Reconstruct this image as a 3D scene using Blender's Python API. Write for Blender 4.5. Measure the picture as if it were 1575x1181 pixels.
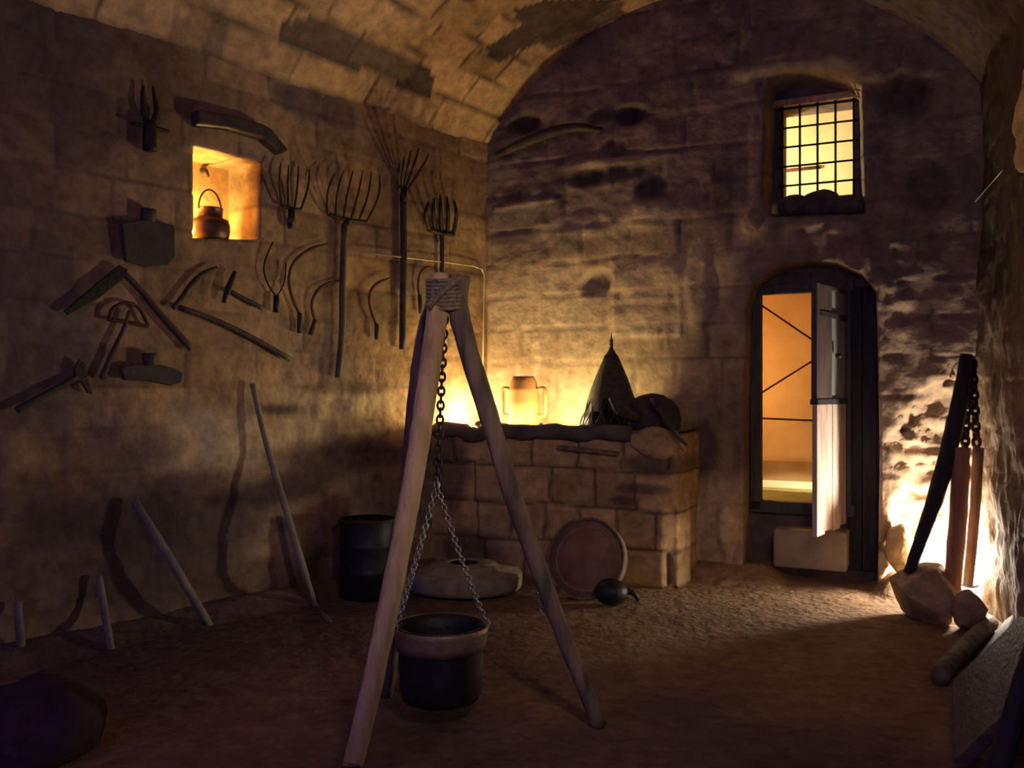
import bpy, bmesh, math, random
import numpy as np
from mathutils import Vector, Matrix

for o in list(bpy.data.objects):
    bpy.data.objects.remove(o)
S = bpy.context.scene
COL = S.collection
random.seed(7)

# ------------------------------------------------------------------ camera, world, exposure
F, HX, HY = 1400.0, 787.5, 600.0            # focal length in pixels, principal column, horizon row
CAMZ = 1.6
cd = bpy.data.cameras.new('camera'); cam = bpy.data.objects.new('camera', cd); COL.objects.link(cam)
cam.location = (0, 0, CAMZ); cam.rotation_euler = (math.pi / 2, 0, 0)
cd.sensor_width = 36; cd.lens = F * 36 / 1575; cd.shift_y = (HY - 590.5) / 1575
cd.clip_start = 0.05
S.camera = cam

w = bpy.data.worlds.new('world'); S.world = w; w.use_nodes = True
w.node_tree.nodes['Background'].inputs[0].default_value = (0.36, 0.24, 0.90, 1)
w.node_tree.nodes['Background'].inputs[1].default_value = 0.42
S.view_settings.view_transform = 'Standard'; S.view_settings.look = 'None'
S.view_settings.gamma = 1; S.view_settings.use_curve_mapping = False
S.view_settings.exposure = 0.12

def lamp(name, kind, loc, power, color, size=0.05, target=None, **kw):
    d = bpy.data.lights.new(name, kind); d.energy = power; d.color = color
    if kind == 'AREA': d.size = size
    else: d.shadow_soft_size = size
    for k, v in kw.items(): setattr(d, k, v)
    o = bpy.data.objects.new(name, d); COL.objects.link(o); o.location = loc
    if target is not None:
        o.rotation_euler = (Vector(target) - Vector(loc)).to_track_quat('-Z', 'Y').to_euler()
    return o

# ------------------------------------------------------------------ the room's planes
C0 = Vector((-0.245, 8.72, 0))                                   # corner of left wall and back wall
uL = Vector((-0.637, -0.770, 0)).normalized(); nL = Vector((-uL.y, uL.x, 0))
uB = Vector((0.906, -0.423, 0)).normalized();  nB = Vector((uB.y, -uB.x, 0))
R0 = C0 + 4.2 * uB
uR = Vector((-0.287, -0.958, 0)).normalized(); nR = Vector((uR.y, -uR.x, 0))
Z = Vector((0, 0, 1))

def ray(x, y): return Vector(((x - HX) / F, 1, (HY - y) / F))
def on_plane(x, y, p0, n):
    r = ray(x, y); o = Vector((0, 0, CAMZ))
    return o + r * ((p0 - o).dot(n) / r.dot(n))
def L(x, y, off=0.045): return on_plane(x, y, C0 + nL * off, nL)   # a point on the left wall
def B(x, y, off=0.03): return on_plane(x, y, C0 + nB * off, nB)    # a point on the back wall
def R(x, y, off=0.03): return on_plane(x, y, R0 + nR * off, nR)
def G(x, y, z=0.0): return on_plane(x, y, Vector((0, 0, z)), Z)    # a point on the floor
def D(x, y, d): return Vector((0, 0, CAMZ)) + ray(x, y) * d        # a point at a given depth
def th(p, u, o=C0): return ((p - o).dot(u), p.z)
def BP(t, h, off=0.0): return C0 + uB * t + nB * off + Z * h

# hearth lamps and floodlight (housings are built further down), then two added fill lights
HEARTHS = [(BP(0.52, 1.305, 0.54), 12), (BP(0.07, 1.335, 0.38), 34), (BP(0.93, 1.335, 0.40), 30)]
for q, pw in HEARTHS: lamp('hearth_light', 'POINT', q, pw, (1.0, 0.77, 0.38), 0.03)
FLOOD = D(1490, 850, 6.93)
lamp('flood_light', 'POINT', FLOOD, 165, (1.0, 0.88, 0.70), 0.11)
lamp('added_fill_area', 'AREA', (0.5, 1.5, 3.0), 5, (1.0, 0.74, 0.52), 0.5, (-0.2, 4.6, 0.4))  # unseen warm fill for the tripod and near floor
lamp('added_fill_spot', 'SPOT', (0.9, 0.9, 2.9), 115, (1.0, 0.76, 0.47), 0.15, (0.35, 7.0, 0.7), spot_size=1.05, spot_blend=1.0)  # spot added to brighten tripod and ledge while sparing the left wall

# ------------------------------------------------------------------ noise
def _hash(ix, iy, iz):
    h = (ix.astype(np.int64) * 374761393 + iy.astype(np.int64) * 668265263 + iz.astype(np.int64) * 2147483647) & 0xffffffff
    h = ((h ^ (h >> 13)) * 1274126177) & 0xffffffff
    h = h ^ (h >> 16)
    return (h & 0xffffff) / float(0xffffff)
def vn(p):
    i = np.floor(p).astype(np.int64); f = p - i; f = f * f * (3 - 2 * f)
    r = 0
    for dx in (0, 1):
        for dy in (0, 1):
            for dz in (0, 1):
                wgt = (f[:, 0] if dx else 1 - f[:, 0]) * (f[:, 1] if dy else 1 - f[:, 1]) * (f[:, 2] if dz else 1 - f[:, 2])
                r = r + wgt * _hash(i[:, 0] + dx, i[:, 1] + dy, i[:, 2] + dz)
    return r * 2 - 1
def fbm(a, b, scale, octv=4, seed=0):
    a = np.asarray(a, float).ravel(); b = np.asarray(b, float).ravel()
    p = np.stack([a * scale + 100 + seed * 17.3, b * scale + 100 + seed * 7.1, np.full_like(a, seed * 3.7)], 1)
    r = 0; amp = 1; tot = 0
    for k in range(octv):
        r = r + amp * vn(p); tot += amp; p = p * 2.03 + 5.1; amp *= 0.5
    return r / tot
def blocks(t, h, rowh, bw, seed, warp=0.03):
    """coursed masonry: returns a random value per block and the distance to the joint"""
    t = t + warp * fbm(t, h, 3.0, 2, seed + 1); h = h + warp * 0.7 * fbm(t, h, 3.0, 2, seed + 2)
    r = np.floor(h / rowh); z = np.zeros_like(r)
    bwr = bw * (0.7 + 0.7 * _hash(r, z + seed, z + 3)); off = _hash(r, z + seed, z + 9) * bw
    q = (t + off + 50) / bwr; c = np.floor(q)
    rnd = _hash(r, c, z + seed); rnd2 = _hash(r, c, z + seed + 50)
    fh = h / rowh - r; fq = q - c
    dist = np.minimum(np.minimum(fh, 1 - fh) * rowh, np.minimum(fq, 1 - fq) * bwr)
    blocks.centre = ((c + 0.5) * bwr - off - 50, (r + 0.5) * rowh)
    return rnd, rnd2, dist
def sstep(a, b, x):
    x = np.clip((x - a) / (b - a), 0, 1); return x * x * (3 - 2 * x)
def ell(t, h, c, r, soft=0.5, nz=None):
    """mask of a blot at c with radii r"""
    d = np.sqrt(((t - c[0]) / r[0]) ** 2 + ((h - c[1]) / r[1]) ** 2)
    if nz is not None: d = d + 0.35 * nz
    return 1 - sstep(1 - soft, 1 + soft, d)

# ------------------------------------------------------------------ materials
def new_mat(name):
    m = bpy.data.materials.new(name); m.use_nodes = True
    nt = m.node_tree; return m, nt, nt.nodes['Principled BSDF']
def mat(name, c1, c2, scale=8, rough=0.85, bump=0.2, metal=0.0, stretch=(1, 1, 1), detail=6, bscale=None):
    m, nt, b = new_mat(name)
    tc = nt.nodes.new('ShaderNodeTexCoord'); mp = nt.nodes.new('ShaderNodeMapping'); mp.inputs['Scale'].default_value = stretch
    nt.links.new(tc.outputs['Object'], mp.inputs[0])
    n = nt.nodes.new('ShaderNodeTexNoise'); n.inputs['Scale'].default_value = scale; n.inputs['Detail'].default_value = detail
    nt.links.new(mp.outputs[0], n.inputs['Vector'])
    r = nt.nodes.new('ShaderNodeValToRGB')
    r.color_ramp.elements[0].position = 0.32; r.color_ramp.elements[1].position = 0.68
    r.color_ramp.elements[0].color = (*c1, 1); r.color_ramp.elements[1].color = (*c2, 1)
    nt.links.new(n.outputs['Fac'], r.inputs[0]); nt.links.new(r.outputs[0], b.inputs['Base Color'])
    b.inputs['Roughness'].default_value = rough; b.inputs['Metallic'].default_value = metal
    if bump:
        n2 = nt.nodes.new('ShaderNodeTexNoise'); n2.inputs['Scale'].default_value = bscale or scale * 3; n2.inputs['Detail'].default_value = 8
        nt.links.new(mp.outputs[0], n2.inputs['Vector'])
        bp = nt.nodes.new('ShaderNodeBump'); bp.inputs['Strength'].default_value = bump; bp.inputs['Distance'].default_value = 0.02
        nt.links.new(n2.outputs['Fac'], bp.inputs['Height']); nt.links.new(bp.outputs[0], b.inputs['Normal'])
    return m
def stone_mat(name, bump=0.35):
    """rough stone whose block tints, stains and painted shade come from the mesh"""
    m, nt, b = new_mat(name)
    at = nt.nodes.new('ShaderNodeAttribute'); at.attribute_name = 'tint'
    tc = nt.nodes.new('ShaderNodeTexCoord')
    n = nt.nodes.new('ShaderNodeTexNoise'); n.inputs['Scale'].default_value = 9; n.inputs['Detail'].default_value = 8; n.inputs['Roughness'].default_value = 0.65
    nt.links.new(tc.outputs['Object'], n.inputs['Vector'])
    r = nt.nodes.new('ShaderNodeValToRGB')
    r.color_ramp.elements[0].position = 0.25; r.color_ramp.elements[0].color = (0.5, 0.45, 0.42, 1)
    r.color_ramp.elements[1].position = 0.72; r.color_ramp.elements[1].color = (1.2, 1.15, 1.05, 1)
    nt.links.new(n.outputs['Fac'], r.inputs[0])
    mx = nt.nodes.new('ShaderNodeMix'); mx.data_type = 'RGBA'; mx.blend_type = 'MULTIPLY'; mx.inputs[0].default_value = 1
    nt.links.new(at.outputs['Color'], mx.inputs[6]); nt.links.new(r.outputs[0], mx.inputs[7])
    nt.links.new(mx.outputs[2], b.inputs['Base Color'])
    b.inputs['Roughness'].default_value = 0.95; b.inputs['Specular IOR Level'].default_value = 0.15
    n2 = nt.nodes.new('ShaderNodeTexNoise'); n2.inputs['Scale'].default_value = 16; n2.inputs['Detail'].default_value = 7
    nt.links.new(tc.outputs['Object'], n2.inputs['Vector'])
    bp = nt.nodes.new('ShaderNodeBump'); bp.inputs['Strength'].default_value = bump; bp.inputs['Distance'].default_value = 0.03
    nt.links.new(n2.outputs['Fac'], bp.inputs['Height']); nt.links.new(bp.outputs[0], b.inputs['Normal'])
    return m
M = {}
M['stone'] = stone_mat('weathered_stone')
M['earth'] = stone_mat('packed_earth', 0.7)
M['pole'] = mat('peeled_pole_wood', (0.36, 0.235, 0.12), (0.72, 0.50, 0.28), 5, 0.75, 0.5, stretch=(3, 3, 0.5))
M['pole_dark'] = mat('grey_pole_wood', (0.07, 0.05, 0.04), (0.26, 0.18, 0.12), 5, 0.8, 0.5, stretch=(3, 3, 0.5))
M['board'] = mat('dark_old_board', (0.04, 0.03, 0.03), (0.12, 0.085, 0.07), 5, 0.85, 0.35, stretch=(1, 1, 5))
M['handle'] = mat('old_handle_wood', (0.035, 0.025, 0.02), (0.09, 0.06, 0.04), 8, 0.75, 0.3)
M['grey_handle'] = mat('grey_handle_wood', (0.06, 0.055, 0.05), (0.13, 0.11, 0.09), 8, 0.75, 0.3)
M['iron'] = mat('rusty_iron', (0.02, 0.016, 0.015), (0.06, 0.035, 0.022), 14, 0.6, 0.3, 0.5)
M['rust'] = mat('red_rust', (0.06, 0.025, 0.012), (0.14, 0.055, 0.022), 14, 0.75, 0.3, 0.3)
M['black'] = mat('blackened_iron', (0.010, 0.010, 0.016), (0.022, 0.020, 0.028), 10, 0.55, 0.2, 0.3)
M['band'] = mat('dull_copper_band', (0.16, 0.10, 0.08), (0.30, 0.20, 0.15), 12, 0.5, 0.2, 0.4)
M['steel'] = mat('worn_chain_steel', (0.25, 0.24, 0.22), (0.45, 0.42, 0.38), 30, 0.4, 0.1, 0.7)
M['rope'] = mat('grey_rope', (0.16, 0.12, 0.08), (0.34, 0.26, 0.18), 30, 0.9, 0.6)
M['terracotta'] = mat('tan_earthenware', (0.42, 0.17, 0.05), (0.50, 0.23, 0.08), 6, 0.6, 0.1)
M['copper'] = mat('dark_copper', (0.10, 0.045, 0.03), (0.20, 0.09, 0.05), 8, 0.45, 0.15, 0.5)
M['wicker'] = mat('dark_woven_wire', (0.03, 0.028, 0.018), (0.075, 0.065, 0.04), 30, 0.7, 0.5)
M['sack'] = mat('dark_sacking', (0.03, 0.025, 0.03), (0.07, 0.055, 0.05), 14, 0.95, 0.5)
M['frame'] = mat('dark_frame_wood', (0.05, 0.045, 0.045), (0.10, 0.09, 0.085), 6, 0.7, 0.3, stretch=(4, 4, 0.6))
M['leafwood'] = mat('weathered_door_wood', (0.05, 0.035, 0.04), (0.12, 0.085, 0.08), 6, 0.7, 0.3, stretch=(4, 4, 0.6))
M['panel'] = mat('pale_worn_panel', (0.38, 0.28, 0.24), (0.62, 0.52, 0.46), 5, 0.8, 0.3, stretch=(4, 4, 0.5))
M['greyglass'] = mat('dusty_grey_pane', (0.26, 0.28, 0.28), (0.38, 0.40, 0.38), 4, 0.35, 0.0)
M['dark_plank'] = mat('near_black_plank', (0.016, 0.013, 0.02), (0.035, 0.028, 0.035), 6, 0.8, 0.3, stretch=(4, 4, 0.6))
M['post'] = mat('reddish_post_wood', (0.34, 0.15, 0.07), (0.55, 0.28, 0.14), 5, 0.75, 0.4, stretch=(4, 4, 0.5))
M['plaster'] = mat('ochre_plaster', (0.55, 0.33, 0.13), (0.66, 0.42, 0.19), 3, 0.9, 0.1)
M['plaster_pale'] = mat('cream_plaster', (0.68, 0.55, 0.32), (0.78, 0.66, 0.42), 3, 0.9, 0.1)
M['kerb'] = mat('pale_kerb', (0.75, 0.70, 0.5), (0.85, 0.8, 0.6), 5, 0.8, 0.1)
M['greenfloor'] = mat('mossy_floor', (0.20, 0.19, 0.06), (0.30, 0.27, 0.10), 5, 0.9, 0.1)
M['conduit'] = mat('bare_conduit', (0.55, 0.42, 0.28), (0.7, 0.55, 0.38), 20, 0.4, 0.0, 0.3)
M['stick'] = mat('pale_stick_wood', (0.15, 0.125, 0.095), (0.28, 0.23, 0.17), 6, 0.8, 0.3)
M['disc'] = mat('reddish_sieve_wood', (0.17, 0.095, 0.06), (0.30, 0.18, 0.12), 6, 0.8, 0.3)
def emit(name, c, s):
    m, nt, b = new_mat(name); b.inputs['Emission Color'].default_value = (*c, 1); b.inputs['Emission Strength'].default_value = s
    b.inputs['Base Color'].default_value = (*c, 1); return m
M['bulb_warm'] = emit('warm_bulb_glass', (1, 0.7, 0.3), 20)
M['bulb_white'] = emit('white_bulb_glass', (1, 0.9, 0.72), 60)

# ------------------------------------------------------------------ mesh helpers
def link(name, me, m, parent=None, origin=None):
    base = Vector(parent['_w']) if parent is not None else Vector((0, 0, 0))
    o = bpy.data.objects.new(name, me); COL.objects.link(o)
    loc = Vector(origin) if origin is not None else base
    me.transform(Matrix.Translation(-loc))
    o.location = loc - base
    if parent is not None: o.parent = parent
    o['_w'] = list(loc)
    if m is not None: me.materials.append(m)
    return o
class MB:
    def __init__(s): s.v = []; s.f = []; s.sm = []
    def add(s, vs, fs, smooth):
        n = len(s.v); s.v += [tuple(v) for v in vs]; s.f += [tuple(i + n for i in f) for f in fs]; s.sm += [smooth] * len(fs); return s
    def tube(s, pts, rad, seg=10, sub=1, jit=0.0, flat=None):
        pts = [Vector(p) for p in pts]
        if not isinstance(rad, (list, tuple)): rad = [rad] * len(pts)
        if sub > 1:                                                   # Catmull-Rom smoothing
            P = [pts[0] * 2 - pts[1]] + pts + [pts[-1] * 2 - pts[-2]]; q = []; rr = []
            for i in range(1, len(P) - 2):
                for k in range(sub):
                    t = k / sub; a, b, c, d = P[i - 1], P[i], P[i + 1], P[i + 2]
                    q.append(0.5 * ((2 * b) + (c - a) * t + (2 * a - 5 * b + 4 * c - d) * t * t + (3 * b - a - 3 * c + d) * t ** 3))
                    rr.append(rad[i - 1] * (1 - t) + rad[i] * t)
            q.append(pts[-1]); rr.append(rad[-1]); pts, rad = q, rr
        vs = []; fs = []; up = None
        for i, p in enumerate(pts):
            d = (pts[min(i + 1, len(pts) - 1)] - pts[max(i - 1, 0)]).normalized()
            if up is None:
                up = d.orthogonal().normalized() if flat is None else (Vector(flat[0]) - d * d.dot(Vector(flat[0]))).normalized()
            up = (up - d * up.dot(d)).normalized(); sd = d.cross(up)
            a = 1.0; b = 1.0
            if flat is not None: a, b = flat[1], 1.0                   # squash along the flat axis
            for k in range(seg):
                an = 2 * math.pi * k / seg; r = rad[i] * (1 + jit * random.uniform(-1, 1))
                vs.append(p + up * (math.cos(an) * r * a) + sd * (math.sin(an) * r * b))
        n = len(pts)
        for i in range(n - 1):
            for k in range(seg):
                k2 = (k + 1) % seg; fs.append((i * seg + k, i * seg + k2, (i + 1) * seg + k2, (i + 1) * seg + k))
        fs.append(tuple(range(seg))[::-1]); fs.append(tuple(range((n - 1) * seg, n * seg)))
        return s.add(vs, fs, True)
    def lathe(s, c, prof, seg=40, axis=None, wob=0.0, close=True):
        c = Vector(c); ax = Vector(axis).normalized() if axis else Vector((0, 0, 1))
        e1 = ax.orthogonal().normalized(); e2 = ax.cross(e1); vs = []; fs = []
        for (r, z) in prof:
            for k in range(seg):
                an = 2 * math.pi * k / seg; q = r * (1 + wob * math.sin(an * 3 + z * 9))
                vs.append(c + ax * z + e1 * (math.cos(an) * q) + e2 * (math.sin(an) * q))
        for i in range(len(prof) - 1):
            for k in range(seg):
                k2 = (k + 1) % seg; fs.append((i * seg + k, i * seg + k2, (i + 1) * seg + k2, (i + 1) * seg + k))
        if close:
            fs.append(tuple(range(seg))[::-1]); fs.append(tuple(range((len(prof) - 1) * seg, len(prof) * seg)))
        return s.add(vs, fs, True)
    def prism(s, poly, n, th_):
        """a flat outline of 3-D points given thickness th_ along n (both sides of the outline)"""
        n = Vector(n).normalized(); k = len(poly); poly = [Vector(p) for p in poly]
        vs = [p - n * th_ / 2 for p in poly] + [p + n * th_ / 2 for p in poly]
        fs = [tuple(range(k))[::-1], tuple(range(k, 2 * k))] + [(i, (i + 1) % k, k + (i + 1) % k, k + i) for i in range(k)]
        return s.add(vs, fs, False)
    def box(s, c, x, y, z):
        """centre and three half-extent vectors"""
        c, x, y, z = map(Vector, (c, x, y, z)); vs = [c + x * i + y * j + z * k for i in (-1, 1) for j in (-1, 1) for k in (-1, 1)]
        return s.add(vs, [(0, 1, 3, 2), (4, 6, 7, 5), (0, 4, 5, 1), (2, 3, 7, 6), (0, 2, 6, 4), (1, 5, 7, 3)], False)
    def torus(s, c, nrm, along, R1, R2, r, seg=12, sec=6):
        """an oval ring: R1 along 'along', R2 across"""
        c = Vector(c); n = Vector(nrm).normalized(); a = Vector(along).normalized(); b = n.cross(a); vs = []; fs = []
        for i in range(seg):
            an = 2 * math.pi * i / seg; p = c + a * (R1 * math.cos(an)) + b * (R2 * math.sin(an))
            o = (a * math.cos(an) * R2 + b * math.sin(an) * R1).normalized()
            for k in range(sec):
                q = 2 * math.pi * k / sec; vs.append(p + o * (r * math.cos(q)) + n * (r * math.sin(q)))
        for i in range(seg):
            for k in range(sec):
                i2 = (i + 1) % seg; k2 = (k + 1) % sec; fs.append((i * sec + k, i2 * sec + k, i2 * sec + k2, i * sec + k2))
        return s.add(vs, fs, True)
    def chain(s, a, b, link_len=0.034, r=0.0042, sag=0.0):
        a, b = Vector(a), Vector(b); n = max(2, int((b - a).length / (link_len * 0.74))); d = (b - a).normalized()
        e = d.orthogonal().normalized(); f = d.cross(e)
        for i in range(n + 1):
            t = i / n; p = a.lerp(b, t) - Z * sag * 4 * t * (1 - t)
            m_ = (e + f) if i % 2 else (e - f)
            s.torus(p, m_, d, link_len / 2, link_len * 0.33, r)
        return s
    def build(s, name, m, parent=None, origin=None, bevel=0.0):
        me = bpy.data.meshes.new(name); me.from_pydata(s.v, [], s.f); me.polygons.foreach_set('use_smooth', s.sm)
        bm = bmesh.new(); bm.from_mesh(me); bmesh.ops.recalc_face_normals(bm, faces=bm.faces)
        if bevel:
            bmesh.ops.bevel(bm, geom=[e for e in bm.edges if len(e.link_faces) == 2 and e.calc_face_angle(0) > 0.6], offset=bevel, segments=2, affect='EDGES', profile=0.5)
        bm.to_mesh(me); bm.free(); me.update()
        return link(name, me, m, parent, origin)
def tag(o, label=None, cat=None, group=None, kind=None):
    if label: o['label'] = label
    if cat: o['category'] = cat
    if group: o['group'] = group
    if kind: o['kind'] = kind
    return o
def thing(name, loc, label, cat, group=None):
    o = bpy.data.objects.new(name, None); COL.objects.link(o); o.location = loc; o.empty_display_size = 0.1
    o['_w'] = list(Vector(loc)); return tag(o, label, cat, group)
def set_tint(me, col):
    a = me.color_attributes.new('tint', 'FLOAT_COLOR', 'POINT')
    c = np.ones((len(me.vertices), 4), np.float32); c[:, :3] = col; a.data.foreach_set('color', c.ravel())
def lumpy(name, c, rx, ry, rz, m, parent=None, origin=None, seed=1, amp=0.2, facet=0.0, rot=0.0, tint=None, sub=5, flat_bottom=None):
    """an irregular rock or sack-like lump"""
    bm = bmesh.new(); bmesh.ops.create_icosphere(bm, subdivisions=sub, radius=1)
    co = np.array([v.co[:] for v in bm.verts]); rs = np.random.RandomState(seed)
    if facet:
        for _ in range(14):
            n = rs.normal(size=3); n /= np.linalg.norm(n); d = rs.uniform(1 - facet, 0.98)
            e = np.maximum(co @ n - d, 0); co = co - e[:, None] * n * 0.93
    p = co * 1.6 + seed * 9.7 + 50
    nz = vn(p) * 0.6 + vn(p * 2.3) * 0.3 + vn(p * 6) * 0.12
    co = co * (1 + amp * nz)[:, None] * np.array([rx, ry, rz])
    ca, sa = math.cos(rot), math.sin(rot); co = co @ np.array([[ca, sa, 0], [-sa, ca, 0], [0, 0, 1]])
    co = co + np.array(Vector(c)[:])
    if flat_bottom is not None: co[:, 2] = np.maximum(co[:, 2], flat_bottom)
    for v, q in zip(bm.verts, co): v.co = q
    me = bpy.data.meshes.new(name); bm.to_mesh(me); bm.free(); me.polygons.foreach_set('use_smooth', [True] * len(me.polygons))
    if tint is not None: set_tint(me, np.array(tint)[None, :] * (1 + 0.3 * nz[:, None]))
    return link(name, me, m, parent, origin)

# ------------------------------------------------------------------ stone colours
OCH = np.array((0.50, 0.34, 0.18)); TAN = np.array((0.50, 0.38, 0.235)); GREY = np.array((0.25, 0.20, 0.185)); SOOT_SHADE = np.array((0.075, 0.055, 0.055)); PALE = np.array((0.62, 0.50, 0.33))  # the darkest tone serves soot, joints and painted-in shade
def mix(c, d, m): return c * (1 - m[:, None]) + d * m[:, None]

def tint_base(t, h, rnd, rnd2, dist, seed, base=OCH):
    n1 = fbm(t, h, 0.9, 4, seed + 11); n2 = fbm(t, h, 2.6, 4, seed + 12)
    c = np.repeat(base[None, :], len(t), 0) * (0.78 + 0.4 * rnd)[:, None]
    c = mix(c, np.repeat(GREY[None], len(t), 0), np.clip(n1 * 1.4 + (rnd2 - 0.55) * 0.5, 0, 0.75))
    c = mix(c, np.repeat(SOOT_SHADE[None], len(t), 0), np.clip(n2 * 1.3 - 0.28, 0, 0.7))
    c = mix(c, np.repeat((SOOT_SHADE * 1.4)[None], len(t), 0), (1 - sstep(0.002, 0.014, dist)) * np.clip(0.55 + n2, 0, 1) * 0.75)
    return c

# per-surface relief and tint: functions of arrays (t, h)
def surf_left(t, h):
    rnd, rnd2, dist = blocks(t, h, 0.27, 0.52, 3)
    low = 1 - sstep(1.35, 1.75, h + 0.12 * fbm(t, h, 1.2, 3, 21))            # rougher, hewn rock below the masonry
    nb = fbm(t, h, 1.6, 4, 22)
    d = 0.012 * (rnd2 - 0.5) - 0.007 * (1 - sstep(0, 0.016, dist)) + 0.006 * fbm(t, h, 9, 3, 23) + 0.010 * fbm(t, h, 2, 3, 25)
    d = d + low * (0.085 * nb - 0.01 + 0.018 * fbm(t, h, 6, 4, 24))
    c = tint_base(t, h, rnd, rnd2, dist * (1 + 5 * low), 3)
    nz = fbm(t, h, 3.0, 4, 26)
    for x, y, rx, ry, k in ((490, 165, .42, .13, .75), (470, 150, .3, .15, .5), (228, 372, .30, .19, .35)):  # the last patch is the square board's shadow, painted into the wall
        tt, hh = th(L(x, y, 0), uL); c = mix(c, np.repeat(GREY[None] * 0.8, len(t), 0), ell(t, h, (tt, hh), (rx, ry), 0.25, nz) * k)
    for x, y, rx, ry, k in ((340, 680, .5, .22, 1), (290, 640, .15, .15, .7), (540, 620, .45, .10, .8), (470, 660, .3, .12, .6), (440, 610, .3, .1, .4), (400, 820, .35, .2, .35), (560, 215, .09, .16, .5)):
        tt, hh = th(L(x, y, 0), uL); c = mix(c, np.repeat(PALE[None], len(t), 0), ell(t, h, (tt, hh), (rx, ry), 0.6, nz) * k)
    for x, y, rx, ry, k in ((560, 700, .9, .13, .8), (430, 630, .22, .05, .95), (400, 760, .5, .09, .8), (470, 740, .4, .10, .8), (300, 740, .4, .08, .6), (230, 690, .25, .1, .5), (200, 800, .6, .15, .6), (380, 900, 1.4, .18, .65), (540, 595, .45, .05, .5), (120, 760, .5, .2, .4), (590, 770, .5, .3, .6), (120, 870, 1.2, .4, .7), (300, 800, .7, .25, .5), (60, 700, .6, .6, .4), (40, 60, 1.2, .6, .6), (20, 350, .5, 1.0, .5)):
        tt, hh = th(L(x, y, 0), uL); c = mix(c, np.repeat(SOOT_SHADE[None], len(t), 0), ell(t, h, (tt, hh), (rx, ry), 0.6, nz) * k)  # dimness of the lower left painted into the tint along with soot
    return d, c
def surf_back(t, h):
    rnd, rnd2, dist = blocks(t, h, 0.31, 0.50, 8, 0.05)
    nz = fbm(t, h, 3.2, 4, 32); nb = fbm(t, h, 1.7, 4, 31)
    rough = 1 - 0.75 * ell(t, h, (0.8, 1.9), (1.1, 0.75), 0.4, nz)           # the plastered patch above the hearth is smoother
    d = rough * (0.035 * nb + 0.024 * fbm(t, h, 5, 4, 33) + 0.02 * (rnd2 - 0.5)) - 0.012 * (1 - sstep(0, 0.02, dist)) + 0.004 * fbm(t, h, 14, 2, 34)
    # strongly broken rock beside the floodlight
    km = ell(t, h, (4.2, 0.3), (0.62, 1.42), 0.10, 0.9 * nz + 0.5 * fbm(t, h * 2, 7, 3, 38))
    d = d - 0.27 * km + km * (0.09 * fbm(t, h * 2.4, 4.5, 4, 35))
    # rough edge round the door arch
    ta, ha = th(B(1352, 450, 0), uB); d = d + ell(t, h, (ta, ha), (0.22, 0.42), 0.5, nz) * (0.045 + 0.08 * fbm(t, h, 8, 4, 36))
    c = tint_base(t, h, rnd, rnd2, dist, 8, TAN)
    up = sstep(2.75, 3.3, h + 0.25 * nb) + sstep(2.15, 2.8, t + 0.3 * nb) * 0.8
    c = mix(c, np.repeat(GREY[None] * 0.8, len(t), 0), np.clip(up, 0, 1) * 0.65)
    sg = lambda x, y: th(B(x, y, 0), uB)
    for x, y, rx, ry, k, dd in ((805, 190, .16, .09, 1, -.05), (968, 178, .15, .08, 1, -.06), (925, 178, .13, .06, .7, -.02), (850, 290, .16, .14, .35, 0),
                                (930, 268, .5, .06, .55, -.02), (1000, 290, .14, .12, .8, -.03), (905, 275, .14, .10, .7, -.02), (795, 295, .16, .09, .7, -.01), (870, 380, .2, .08, .45, 0),
                                (945, 228, .1, .08, .6, -.02), (1395, 145, .22, .16, .7, -.03), (1430, 285, .16, .2, .5, -.02), (1080, 690, .14, .25, .8, -.02), (1120, 660, .2, .5, .35, 0),
                                (920, 432, .12, .10, .75, -.06), (905, 440, .08, .07, .5, -.03), (1110, 290, .12, .3, .4, 0), (770, 230, .14, .2, .4, 0)):
        e = ell(t, h, sg(x, y), (rx, ry), 0.35, nz); c = mix(c, np.repeat(SOOT_SHADE[None], len(t), 0), e * k); d = d + dd * e  # soot stains; the sunken hollows also get their shade from this tint
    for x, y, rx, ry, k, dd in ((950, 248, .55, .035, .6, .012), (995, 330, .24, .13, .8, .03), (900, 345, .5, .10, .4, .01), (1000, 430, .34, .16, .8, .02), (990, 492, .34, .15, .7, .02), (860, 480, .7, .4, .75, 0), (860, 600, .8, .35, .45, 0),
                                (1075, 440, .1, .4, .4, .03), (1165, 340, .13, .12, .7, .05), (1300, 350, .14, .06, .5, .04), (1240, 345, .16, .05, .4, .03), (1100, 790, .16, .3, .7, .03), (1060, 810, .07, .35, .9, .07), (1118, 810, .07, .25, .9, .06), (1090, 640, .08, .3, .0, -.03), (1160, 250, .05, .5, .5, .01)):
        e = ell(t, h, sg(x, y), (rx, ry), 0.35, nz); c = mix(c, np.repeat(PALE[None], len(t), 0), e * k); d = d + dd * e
    # pale mortar lines round the dressed blocks above the hearth
    for pa, pb in (((945, 405), (945, 515)), ((945, 462), (1045, 460)), ((945, 515), (1048, 515)), ((1043, 405), (1045, 515)), ((765, 322), (850, 308))):
        a = np.array(sg(*pa)); b_ = np.array(sg(*pb)); ab = b_ - a
        tt = np.clip(((t - a[0]) * ab[0] + (h - a[1]) * ab[1]) / (ab @ ab), 0, 1)
        ds = np.hypot(t - a[0] - tt * ab[0], h - a[1] - tt * ab[1]) + 0.01 * nz
        e = 1 - sstep(0.008, 0.03, ds); c = mix(c, np.repeat(PALE[None] * 1.15, len(t), 0), e * 0.7); d = d + 0.012 * e
    # the moulding over the window
    mp = [sg(*q) for q in ((1140, 112), (1180, 98), (1230, 88), (1290, 92), (1340, 116))]
    ds = np.full_like(t, 9.0)
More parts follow.
